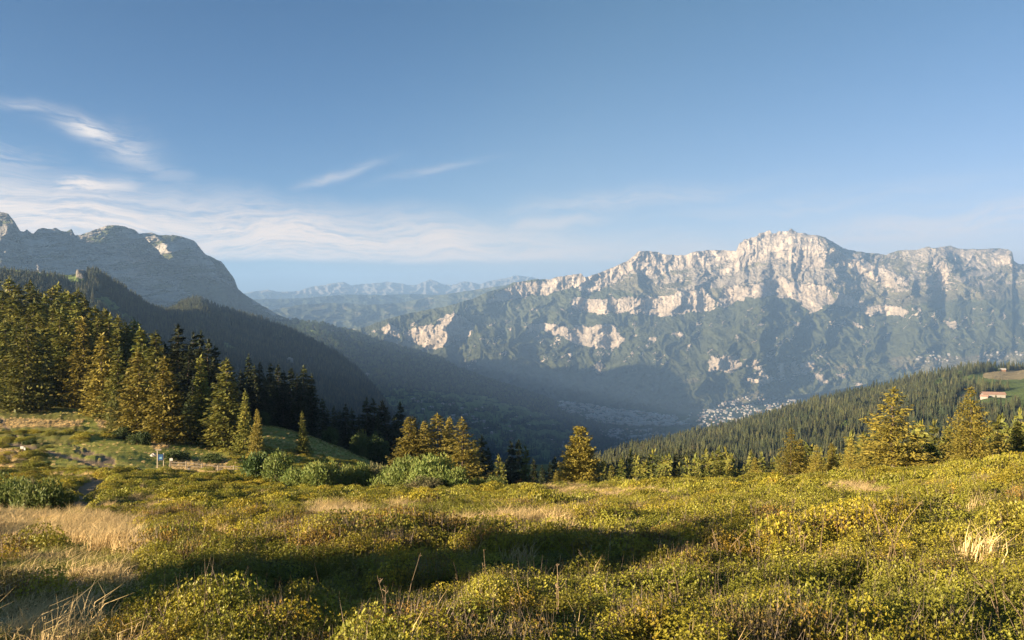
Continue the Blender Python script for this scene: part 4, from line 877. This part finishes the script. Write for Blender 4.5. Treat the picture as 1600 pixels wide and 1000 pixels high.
far_k = [rosette_clump(20 + i, 1.0, .42, 380, .085, .028, (M_HEATH, M_HEATHG)[i], twigs=14, nl=4) for i in range(2)]
def cover(name, kinds, D0, D1, dens, smin, smax, label):
    x, y = sector(D0, D1, dens); Z_ = zones(x, y)
    w = (1 - .995 * Z_['straw'] * (1 - .5 * sstep(fbm(x / 2.2, y / 2.2, 420, 3), .1, .3))) * (1 - Z_['path']) * (1 - Z_['lawn']) * (1 - .8 * Z_['tall']) * (1 - .85 * Z_['dry']) * (1 - .6 * Z_['flank'])
    w = w * (.25 + .75 * sstep(fbm(x / 4.3, y / 4.3, 401, 3), -.32, -.1)); w = np.where((Z_['py'] < 708) & (Z_['px'] < 420) & (y > 85), w * sstep(fbm(x / 9, y / 9, 410, 3), -.05, .15), w)
    k = rng.random(len(x)) < w; x, y = x[k], y[k]; z = base_z(x, y) + bumps(x, y, {q: v[k] for q, v in Z_.items()})
    sp = fbm(x / 5.5, y / 5.5, 402, 3) + rng.normal(0, .12, len(x)); right = sstep(Z_['px'][k], 650, 1100) * .22
    idx = np.where(sp + right > .12, 1, np.where(rng.random(len(x)) < .22, min(2, len(kinds) - 1), 0)); idx = np.where((rng.random(len(x)) < .25) & (idx == 0), len(kinds) - 1, idx)
    s = rng.uniform(smin, smax, len(x)); s3 = np.stack([s, s, s * rng.uniform(.7, 1.5, len(x)) * (1 + .7 * fbm(x / 1.7, y / 1.7, 405, 3))], 1)
    return scatter(name, np.stack([x, y, z - .03], 1), s3, rng.uniform(0, 6.28, len(x)), kinds, label, 'ground cover', idx, rng.normal(0, .13, (len(x), 2)))
cover('bilberry_undergrowth', near_k, 4.2, 13.5, 21, .75, 1.25, 'bilberry and alpenrose undergrowth closest to the viewer, tiny yellow green leaves')
cover('bilberry_undergrowth', mid_k, 12, 36, 6.5, .7, 1.2, 'low bilberry undergrowth over the middle of the meadow')
cover('bilberry_undergrowth', far_k, 33, 130, 1.35, .6, 1.1, 'carpet of low shrubs toward the rim of the meadow')
grass_k = [tuft(1, 70, .16, .22, .0042, M_STRAW, .45), tuft(2, 90, .2, .15, .0045, M_STRAW, .6), tuft(3, 80, .18, .19, .0045, M_GREENG, .5), tuft(12, 26, .16, .42, .004, M_STRAW, .25)]
tall_k = [tuft(4, 80, .25, .62, .006, M_STRAW, .16), tuft(5, 60, .3, .5, .007, M_STRAW, .22), tuft(6, 60, .3, .40, .008, M_GREENG, .3)]
def grassy(name, kinds, D0, D1, dens, key, smin, smax, pick, label):
    x, y = sector(D0, D1, dens); Z_ = zones(x, y); w = key(Z_, x, y); k = rng.random(len(x)) < w; x, y = x[k], y[k]
    z = base_z(x, y) + bumps(x, y, {q: v[k] for q, v in Z_.items()}); s = rng.uniform(smin, smax, len(x))
    idx = pick(x, y, {q: v[k] for q, v in Z_.items()})
    return scatter(name, np.stack([x, y, z], 1), s, rng.uniform(-.8, .8, len(x)), kinds, label, 'grass', idx)
grassy('straw_grass', grass_k, 4.2, 32, 26, lambda Z_, x, y: Z_['straw'] * (1 - Z_['tall']) * (.4 + .6 * sstep(fbm(x / 1.6, y / 1.6, 501, 3), -.35, .1)), .6, 1.2,
       lambda x, y, Z_: np.where(fbm(x / 1.9, y / 1.9, 503, 3) + rng.normal(0, .15, len(x)) > -.02, 2, rng.choice([0, 0, 1, 1, 1, 3], len(x))), 'short straw coloured grass with green tufts on the bare corner of the meadow')
grassy('tall_grass', tall_k, 9, 70, 11, lambda Z_, x, y: np.maximum(Z_['tall'], .004) * (1 - Z_['path']), .7, 1.15, lambda x, y, Z_: rng.choice([0, 0, 1, 1, 2], len(x)), 'tall pale dry grass standing in the sunlit patches of the meadow')
grassy('short_grass', tall_k, 30, 210, 2.0, lambda Z_, x, y: np.clip(Z_['lawn'] * .25 + Z_['dry'] * .9 + Z_['flank'] * .7 + .10, 0, 1) * (1 - Z_['path']), .35, .85,
       lambda x, y, Z_: np.where(Z_['dry'] > .5, rng.integers(0, 2, len(x)), np.where(rng.random(len(x)) < .75, 2, 1)), 'short mountain grass around the track, the lawn and the shaded flank')
grassy('grass_stems', [tuft(7, 9, .2, .42, .0028, M_STRAW, .2), tuft(8, 14, .25, .34, .0028, M_STRAW, .3)], 5, 36, 1.6, lambda Z_, x, y: .15 + .85 * sstep(fbm(x / 2.5, y / 2.5, 511, 3), .05, .3), .7, 1.2,
       lambda x, y, Z_: rng.integers(0, 2, len(x)), 'thin dry grass stems rising through the undergrowth')
st_k = [stalk(1, 4, .35, .5, .005), stalk(2, 3, .3, .6, .0055), stalk(3, 5, .5, .42, .005)]
pts = [(870,968),(880,950),(905,962),(840,945),(990,955),(960,935),(1010,930),(1040,912),(1060,905),(1100,905),(1140,895),(1170,890),(1200,892),(1230,880),(1150,915),(1180,912),(1260,882),(1300,880),(1330,872),(1380,862),(1080,925),(440,975),(500,990),(600,975),(1420,905),(1440,900),
       (1560,985),(1100,985),(330,985),(1340,885),(1290,868),(700,930),(770,925),(890,905),(1450,885)]
PP = []
for px, py in pts:
    h_ = hit(px, py, [ground])
    if h_ is not None and rr_.random() < .75:
        for _ in range(1): PP.append((h_.x + rr_.gauss(0, .25), h_.y + rr_.gauss(0, .2), h_.z))
scatter('dead_stalks', np.array(PP), rng.uniform(.8, 1.25, len(PP)), rng.uniform(0, 6.28, len(PP)), st_k, 'dead brown flower stalks standing above the undergrowth', 'stalks')

# ------------------------------------------------------------------ far forests
def far_spruce(seed, tiers=13, k=9):
    g = np.random.default_rng(seed); V = []; F_ = []; H = 1.0
    for i in range(tiers):
        t = i / tiers; z0 = .04 + .96 * t; z1 = z0 - .07 + g.uniform(-.02, .02); zt = min(1.0, z0 + .13); R = .185 * (1 - t)**.85 + .008; b = len(V); V.append((0, 0, zt))
        for j in range(k * 2):
            a = math.pi * j / k + g.uniform(-.15, .15) + i; rr = R * (g.uniform(.8, 1.25) if j % 2 else g.uniform(.35, .6)); V.append((rr * math.cos(a), rr * math.sin(a), z1 if j % 2 else z0 + .01))
        F_ += [(b, b + 1 + j, b + 1 + (j + 1) % (2 * k)) for j in range(2 * k)]
    return mesh_np('far_spruce', np.array(V), np.array(F_), M_FOR, False)
far_k3 = [far_spruce(1), far_spruce(2), far_spruce(3, 8, 7)]
def broadleaf_blob(seed):
    g = np.random.default_rng(seed); n = 260; d = unit(g.normal(0, 1, (n, 3))); C = d * g.uniform(.28, .42, (n, 1)) * np.array([1, 1, 1.1]) + np.array([0, 0, .5])
    A = unit(d + g.normal(0, .7, (n, 3))) * .13; B = unit(np.cross(A, g.normal(0, 1, (n, 3)))) * .07
    return crown_mesh('far_broadleaf', blades(C, A, B), M_BUSHD)
far_k3.append(broadleaf_blob(4))
def sample_layer(P, n, colw=None):
    """area weighted random points on a layer grid P (rows, cols, 3); returns xyz"""
    a = P[:-1, :-1]; b = P[:-1, 1:]; c = P[1:, :-1]; area = np.linalg.norm(np.cross(b - a, c - a), axis=-1)
    if colw is not None: area = area * colw(a)
    p = area.ravel() / area.sum(); i = rng.choice(p.size, n, p=p); r_, c_ = np.unravel_index(i, area.shape); u = rng.random((n, 1)); v = rng.random((n, 1))
    return P[r_, c_] * (1 - u) * (1 - v) + P[r_, c_ + 1] * u * (1 - v) + P[r_ + 1, c_] * (1 - u) * v + P[r_ + 1, c_ + 1] * u * v
def pix(Q): return 800 + F * Q[:, 0] / Q[:, 1], HOR - F * Q[:, 2] / Q[:, 1]
def clear_of(Q, polys, n_amp=4):
    px, py = pix(Q); px = px + n_amp * fbm(px / 10, py / 6, 31, 3); k = np.ones(len(Q), bool)
    for c in polys: k &= ~in_poly(px, py, c)
    return k
gv = lambda a: ((a[..., 1] > 330) & (np.abs(a[..., 0] / a[..., 1]) < 1.0)).astype(float) / (1 + (a[..., 1] / 900)**2)
Q = sample_layer(gP[:-5], 56000, gv); Q = Q[clear_of(Q, gclear, 3)]; Q = Q[rng.random(len(Q)) < .25 + .75 * sstep(fbm(Q[:, 0] / 45, Q[:, 1] / 45, 621, 4, .6), -.28, -.02)]
d_ = np.hypot(Q[:, 0], Q[:, 1]); s = (9 + 16 * rng.random(len(Q))**1.3) * (.95 + .6 * fbm(Q[:, 0] / 60, Q[:, 1] / 60, 601, 3)); px_, py_ = pix(Q)
vis = (px_ > 1180) & (px_ < 1620) & (py_ < 745); near = np.argsort(np.where(vis, d_ / s, 1e9))[:90]; keep = np.ones(len(Q), bool); keep[near] = False
br = (fbm(px_ / 18, py_ / 12, 610, 3) > .32); idx = np.where(br & (px_ > 1300), 3, rng.integers(0, 3, len(Q))); s = np.where(idx == 3, s * .55, s)
for i in near:
    o = obj('spruce_tree', far_k3[min(int(idx[i]), 2)]); o.location = Q[i]; o.scale = (s[i] * 1.05, s[i] * 1.05, s[i]); o.rotation_euler = (0, 0, float(rng.uniform(0, 6.28)))
    tag(o, 'distant olive spruce low on the wooded hill behind the golden trees', 'tree', 'spruces low on the wooded hill')
scatter('hill_forest', Q[keep], np.stack([s[keep] * rng.uniform(.85, 1.3, keep.sum()), s[keep] * rng.uniform(.85, 1.3, keep.sum()), s[keep]], 1), rng.uniform(0, 6.28, keep.sum()), far_k3, 'spruce forest covering the hill at the right edge', 'forest', idx[keep])
ev = lambda a: ((a[..., 1] > 700) & (a[..., 0] / a[..., 1] > -.8)).astype(float) / (1 + (a[..., 1] / 1500)**2)
Q = sample_layer(eP[:-4], 60000, ev); px_, py_ = pix(Q)
k = clear_of(Q, [[(98,420),(136,415),(140,448),(110,452)], [(140,452),(170,462),(200,490),(230,520),(190,500),(150,480)], [(345,532),(378,540),(375,552),(350,548)]])
k &= ~((px_ < 108) & (py_ < np.interp(px_, [-900, 0, 40, 110], [420, 427, 432, 437])) & (Q[:, 2] > 20)); Q = Q[k]
s = rng.uniform(12, 22, len(Q)); scatter('ridge_forest', Q, s, rng.uniform(0, 6.28, len(Q)), far_k3[:3], 'dark spruce forest on the shaded ridge behind the conifers', 'forest')
wv_ = lambda a: ((a[..., 1] > 2200)).astype(float) / (1 + (a[..., 1] / 4000)**2)
Q = sample_layer(wP[:-4], 42000, wv_); px_, py_ = pix(Q); n_ = fbm(px_ / 26, py_ / 7, 52, 4, .6)
low = in_poly(px_, py_, [(620,605),(680,612),(760,620),(860,650),(930,700),(900,740),(760,700),(700,680),(600,655),(560,640)])
Q = Q[~(low & (n_ > -.16)) | (rng.random(len(Q)) < .08)]; s = rng.uniform(14, 24, len(Q)); scatter('valley_forest', Q, s, rng.uniform(0, 6.28, len(Q)), far_k3, 'forest on the blue shaded valley side', 'forest')
# forest seen just below the rim, between the spruce line and the valley
x, y = sector(150, 620, .0, 380, 1250); n = 5200; D = rng.uniform(185, 620, n); px = rng.uniform(380, 1300, n); x = (px - 800) / F * D; z = ground_z(x, D); top_ = HOR - F * (z + 19) / D; k = top_ > np.interp(px, [380, 500, 640, 760, 1300], [640, 668, 705, 722, 715]); x, D, z = x[k], D[k], z[k]; n = len(x)
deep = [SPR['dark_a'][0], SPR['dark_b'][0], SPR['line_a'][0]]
scatter('slope_forest', np.stack([x, D, z - .5], 1), rng.uniform(.7, 1.05, n), rng.uniform(0, 6.28, n), deep, 'dark spruces on the hidden slope dropping to the valley', 'forest')
D = rng.uniform(205, 460, 1500); px = rng.uniform(-160, 330, 1500); x = (px - 800) / F * D; z = ground_z(x, D)
scatter('wood_interior', np.stack([x, D, z - .5], 1), rng.uniform(.7, 1.0, 1500), rng.uniform(0, 6.28, 1500), deep, 'depth of the conifer wood behind its lit trees', 'forest')

# ------------------------------------------------------------------ houses
def plain(name, col, rough=.8):
    m = bpy.data.materials.new(name); m.use_nodes = True; T = NT(m.node_tree); b = T.n['Principled BSDF']; b.inputs['Roughness'].default_value = rough
    P = T.new('ShaderNodeTexCoord').outputs['Object']; n1 = T.noise(P, 3.0, 4, .6); T.l.new(T.mix(T.ramp(n1, .3, .7), col, tuple(c * .78 for c in col)), b.inputs['Base Color']); return m
M_WALL = plain('rendered_wall', (.30, .28, .25)); M_ROOFG = plain('grey_roof', (.38, .37, .37)); M_ROOFR = plain('brown_roof', (.30, .19, .14)); M_TIMB = plain('dark_timber', (.16, .09, .05)); M_ROOFP = plain('pale_roof', (.34, .32, .30))
def house_mesh(w, l, h, rh, wall, roof, over=.6):
    V = [(-w, -l, -4), (w, -l, -4), (w, l, -4), (-w, l, -4), (-w, -l, h), (w, -l, h), (w, l, h), (-w, l, h), (0, -l, h + rh), (0, l, h + rh)]
    F4 = [(0, 1, 5, 4), (1, 2, 6, 5), (2, 3, 7, 6), (3, 0, 4, 7)]; F3 = [(4, 5, 8), (6, 7, 9)]
    o = over; k = o * rh / w; V += [(-w - o, -l - o, h - k + .15), (0, -l - o, h + rh + .15), (0, l + o, h + rh + .15), (-w - o, l + o, h - k + .15), (w + o, -l - o, h - k + .15), (w + o, l + o, h - k + .15)]
    V += [(x, y, z + .3) for x, y, z in V[10:16]]
    F4 += [(16, 17, 18, 19), (17, 20, 21, 18), (10, 13, 12, 11), (11, 12, 15, 14), (10, 11, 17, 16), (11, 14, 20, 17), (14, 15, 21, 20), (15, 12, 18, 21), (12, 13, 19, 18), (13, 10, 16, 19)]
    return mesh_np('house', np.array(V, float), [np.array(F4), np.array(F3)], [wall, roof], False, [0] * 4 + [1] * 10 + [0, 0])
HS = [house_mesh(6, 7.5, 6, 3.5, M_WALL, M_ROOFG), house_mesh(7, 8, 7, 4, M_WALL, M_ROOFR), house_mesh(8, 12, 9, 3, M_WALL, M_ROOFP), house_mesh(6, 8, 6, 3, M_TIMB, M_ROOFG)]
BIG = [house_mesh(16, 34, 9, 2.5, M_WALL, M_ROOFP), house_mesh(12, 24, 12, 2, M_WALL, M_ROOFP)]
targets = [fiz, wside, eside, floor, ghill]; NH = [0]
bpy.context.view_layer.update()
def town(poly, n, label, group, big=.06, scale=1.0, as_objects=True, only=None):
    xs = [p[0] for p in poly]; ys = [p[1] for p in poly]; out = []; tries = 0
    while len(out) < n and tries < n * 30:
        tries += 1; px = rng.uniform(min(xs), max(xs)); py = rng.uniform(min(ys), max(ys))
        if not in_poly(np.array([px]), np.array([py]), poly)[0] or fbm(px / 14, py / 5, 701, 3) < -.22: continue
        h_ = hit(px, py, only or [fiz, wside, floor])
        if h_ is None or h_.y < 1200: continue
        b = rng.random() < big; me = BIG[int(rng.integers(0, 2))] if b else HS[int(rng.choice([0, 0, 1, 2, 3]))]
        out.append((h_, me, float(rng.uniform(0, 3.14)), float(scale * rng.uniform(.85, 1.3))))
    if as_objects:
        for h_, me, r_, s_ in out:
            o = obj('house', me); o.location = h_; o.rotation_euler = (0, 0, r_); o.scale = (s_, s_, s_); tag(o, label, 'house', group); NH[0] += 1
    return out
lit_town = [(1058,662),(1075,650),(1085,640),(1130,630),(1170,618),(1215,618),(1300,624),(1270,636),(1215,645),(1150,662),(1090,668)]
shade_town = [(872,630),(900,630),(960,640),(1010,645),(1055,650),(1065,664),(1000,668),(940,662),(905,652),(880,642)]
town(lit_town, 105, 'small pale house in the sunlit town at the foot of the limestone range', 'houses of the sunlit town', .05, .95)
town(shade_town, 75, 'small grey looking building of the shaded town on the valley floor', 'houses of the shaded town', .16, 1.15)
town([(1250,630),(1330,620),(1340,630),(1270,636)], 14, 'tiny pale house in the strip of village beyond the sunlit town', 'houses of the strip village', 0, 1.1)
town([(1425,560),(1460,550),(1500,556),(1490,568),(1440,568)], 26, 'tiny house of the hillside village above the wooded hill', 'houses of the hillside village', 0, 1.2)
town([(1520,556),(1590,545),(1598,556),(1540,566)], 12, 'tiny house of the village at the edge of view under the range', 'houses of the farther hillside village', 0, 1.2)
chal = town([(640,615),(700,625),(790,640),(860,655),(900,680),(880,700),(800,690),(720,670),(650,640)], 46, 'small chalet scattered on the shaded green pastures of the valley side', 'chalets on the shaded pastures', 0, .9, only=[wside])
chs = sorted((o for o in COL.objects if o.get('group') == 'chalets on the shaded pastures'), key=lambda o: o.location.x / o.location.y)
for k, o in enumerate(chs): o['label'] = (ORD[0] + ' of the' if k == 0 else ORD[k] + ' from the left of the') + ' small chalets on the shaded valley pastures'
for px, py, lb in ((519, 519, 'white speck of a house high on the wooded valley side'), (452, 566, 'lone pale house in the dark forest below the ridge'), (574, 587, 'solitary pale chalet low in the dark valley forest')):
    h_ = hit(px, py, [eside, wside]);
    if h_ is not None:
        o = obj('house', HS[2]); o.location = h_; o.rotation_euler = (0, 0, .4); o.scale = (1.2,) * 3; tag(o, lb, 'house')
def many_houses(poly, n, name, label, big):
    out = town(poly, n, '', '', big, 1.1, False); V = []; F4 = []; F3 = []; m4 = []; m3 = []; o_ = 0
    mats = [M_WALL, M_ROOFG, M_ROOFR, M_ROOFP, M_TIMB]; base_ = {}
    for me in HS + BIG:
        v = np.zeros(len(me.vertices) * 3); me.vertices.foreach_get('co', v); base_[me.name] = v.reshape(-1, 3)
    for h_, me, r_, s_ in out:
        v = base_[me.name] * s_; c, s2 = math.cos(r_), math.sin(r_); v = np.stack([v[:, 0] * c - v[:, 1] * s2, v[:, 0] * s2 + v[:, 1] * c, v[:, 2]], 1) + np.array(h_)
        V.append(v); ii = [mats.index(m) for m in me.materials]
        for p in me.polygons:
            (F4 if p.loop_total == 4 else F3).append([i + o_ for i in p.vertices]); (m4 if p.loop_total == 4 else m3).append(ii[p.material_index])
        o_ += len(v)
    tag(obj(name, mesh_np(name, np.concatenate(V), [np.array(F4), np.array(F3)], mats, False, m4 + m3)), label, 'town', kind='stuff')
many_houses(shade_town + [], 620, 'town', 'mass of small buildings of the shaded town on the valley floor', .10)
many_houses(lit_town, 200, 'town', 'further roofs of the sunlit town', .04)
many_houses([(930,672),(1000,668),(1040,680),(1030,695),(960,697)], 90, 'town', 'scattered roofs of the suburb closer to the wooded hill', .03)
# farm buildings in the clearings of the wooded hill
h_ = hit(1552, 620, [ghill])
ch = bpy.data.objects.new('mountain_chalet', None); COL.objects.link(ch); ch.location = h_; ch.rotation_euler = (0, 0, 1.35); tag(ch, 'long white mountain chalet with reddish roof in the lower clearing of the hill', 'chalet')
def boxm(name, x0, x1, y0, y1, z0, z1, mat):
    V = np.array([(x, y, z) for x in (x0, x1) for y in (y0, y1) for z in (z0, z1)], float)
    return mesh_np(name, V, np.array([[0,1,3,2],[4,6,7,5],[0,4,5,1],[2,3,7,6],[0,2,6,4],[1,5,7,3]]), mat, False)
def roofm(w, l, h, rh, mat):
    V = np.array([(-w, -l, h), (0, -l, h + rh), (w, -l, h), (-w, l, h), (0, l, h + rh), (w, l, h)], float); U = V + np.array([0, 0, .35]); V = np.concatenate([V, U])
    return mesh_np('roof', V, np.array([[6,7,10,9],[7,8,11,10],[0,3,4,1],[1,4,5,2],[0,1,7,6],[1,2,8,7],[3,9,10,4],[4,10,11,5],[0,6,9,3],[2,5,11,8]]), mat, False)
obj('wall', boxm('wall', -5, 5, -15, 15, -4, 4.5, M_WALL), ch); obj('roof', roofm(6.3, 16, 4.0, 3.2, M_ROOFR), ch)
M_WIN = plain('window_dark', (.05, .06, .07), .2)
for k in range(5):
    obj('window', boxm('window', 4.9, 5.05, -12 + k * 5.5, -10.6 + k * 5.5, 1.2, 2.8, M_WIN), ch)
h_ = hit(1566, 580, [ghill]); o = obj('house', house_mesh(4, 7, 4, 2.5, M_TIMB, M_ROOFP)); o.location = h_; o.rotation_euler = (0, 0, 1.2); tag(o, 'small timber hut at the crest clearing of the wooded hill', 'hut')
h_ = hit(1538, 623, [ghill]); o = obj('house', house_mesh(3.5, 5, 3.5, 2.2, M_WALL, M_ROOFR)); o.location = h_; o.rotation_euler = (0, 0, .9); tag(o, 'small outbuilding next to the long white mountain chalet', 'hut')

# ------------------------------------------------------------------ notice board, fence, posts
M_WOODP = plain('pale_weathered_wood', (.42, .35, .25)); M_BLUE = plain('blue_panel', (.04, .11, .28), .5); M_WHITE = plain('white_plate', (.45, .45, .43), .6); M_WOODG = plain('grey_fence_wood', (.30, .25, .19))
nb_x, nb_y, nb_z = place(251, 96); nb = bpy.data.objects.new('notice_board', None); COL.objects.link(nb); nb.location = (nb_x, nb_y, nb_z); nb.rotation_euler = (0, 0, .25); tag(nb, 'notice board on two pale wooden posts with a blue panel by the path', 'sign')
def post(x, h, r=.06):
    V, F_ = tube([(x, 0, -.4), (x, 0, h * .5), (x, 0, h)], [r, r * .95, r * .9], 8); V = np.concatenate([V, [(x, 0, h + .02)]]); n0 = len(V) - 1
    return mesh_np('post', V, [F_, np.array([[n0 - 8 + i, n0 - 8 + (i + 1) % 8, n0] for i in range(8)])], M_WOODP)
obj('post', post(-.34, 2.25, .075), nb); obj('post', post(.34, 1.85, .065), nb)
pn = obj('panel', boxm('panel', -.26, .27, -.10, -.05, 1.02, 1.72, M_BLUE), nb); obj('picture', boxm('picture', -.12, .16, -.108, -.102, 1.18, 1.42, plain('printed_map', (.25, .5, .62))), pn)
obj('header', boxm('header', -.55, .10, -.16, .12, 2.20, 2.34, M_WOODP), nb)
fx, fy, fz = place(266, 100); fe = bpy.data.objects.new('timber_fence', None); COL.objects.link(fe); fe.location = (fx, fy, fz); tag(fe, 'low grey timber fence running from behind the notice board along the bank', 'fence')
prev = None
for k in range(7):
    x = k * 1.9; y = k * .22; z = float(ground_z(fx + x, fy + y)[0]) - fz; V, F_ = tube([(x, y, z - .3), (x, y, z + .95)], [.07, .06], 7); obj('post', mesh_np('post', V, F_, M_WOODG), fe)
    if prev is not None:
        for hh in (.45, .8): V, F_ = tube([(prev[0], prev[1], prev[2] + hh), (x, y, z + hh - .03)], [.04, .045], 6); obj('rail', mesh_np('rail', V, F_, M_WOODG), fe)
    prev = (x, y, z)
for px, D, lb, h in ((35, 104, 'short dark post carrying two small white plates on the far lawn', 1.0), (268, 106, 'small white plate on a stake behind the notice board', 1.1)):
    x, y, z = place(px, D); s_ = bpy.data.objects.new('marker_post', None); COL.objects.link(s_); s_.location = (x, y, z); tag(s_, lb, 'sign')
    V, F_ = tube([(0, 0, -.2), (0, 0, h)], [.07, .06], 7); obj('post', mesh_np('post', V, F_, M_TIMB), s_)
    obj('plate', boxm('plate', -.22, .2, -.10, -.07, h - .38, h - .05, M_WHITE), s_)
    if px == 35: obj('plate', boxm('plate', .24, .44, -.10, -.07, h - .55, h - .22, M_WHITE), s_)
def rock(px, D, sx, sy, sz, label, seed):
    x, y, z = place(px, D); g = np.random.default_rng(seed); n, m_ = 8, 12; V = []
    for i in range(n + 1):
        for j in range(m_):
            t = math.pi * i / n; p = 2 * math.pi * j / m_; r_ = 1 + .28 * float(perlin(2 * math.cos(p) + seed, 2 * math.sin(p) + 3 * t)); V.append((sx * r_ * math.sin(t) * math.cos(p), sy * r_ * math.sin(t) * math.sin(p), sz * r_ * math.cos(t)))
    o = obj('rock', mesh_np('rock', np.array(V), grid_faces(n + 1, m_, True), plain('grey_rock', (.32, .29, .26)), False)); o.location = (x, y, z); tag(o, label, 'rock')
rock(240, 112, .5, .4, .45, 'grey boulder standing on the slope above the notice board', 3); rock(216, 92, .35, .3, .22, 'small pale rock beside the path below the lawn', 4); rock(296, 97, .4, .3, .2, 'low rock at the end of the reddish path patch', 6)
print('spruces', NTREE[0], 'houses', NH[0], 'tris', sum(len(m.polygons) for m in bpy.data.meshes))
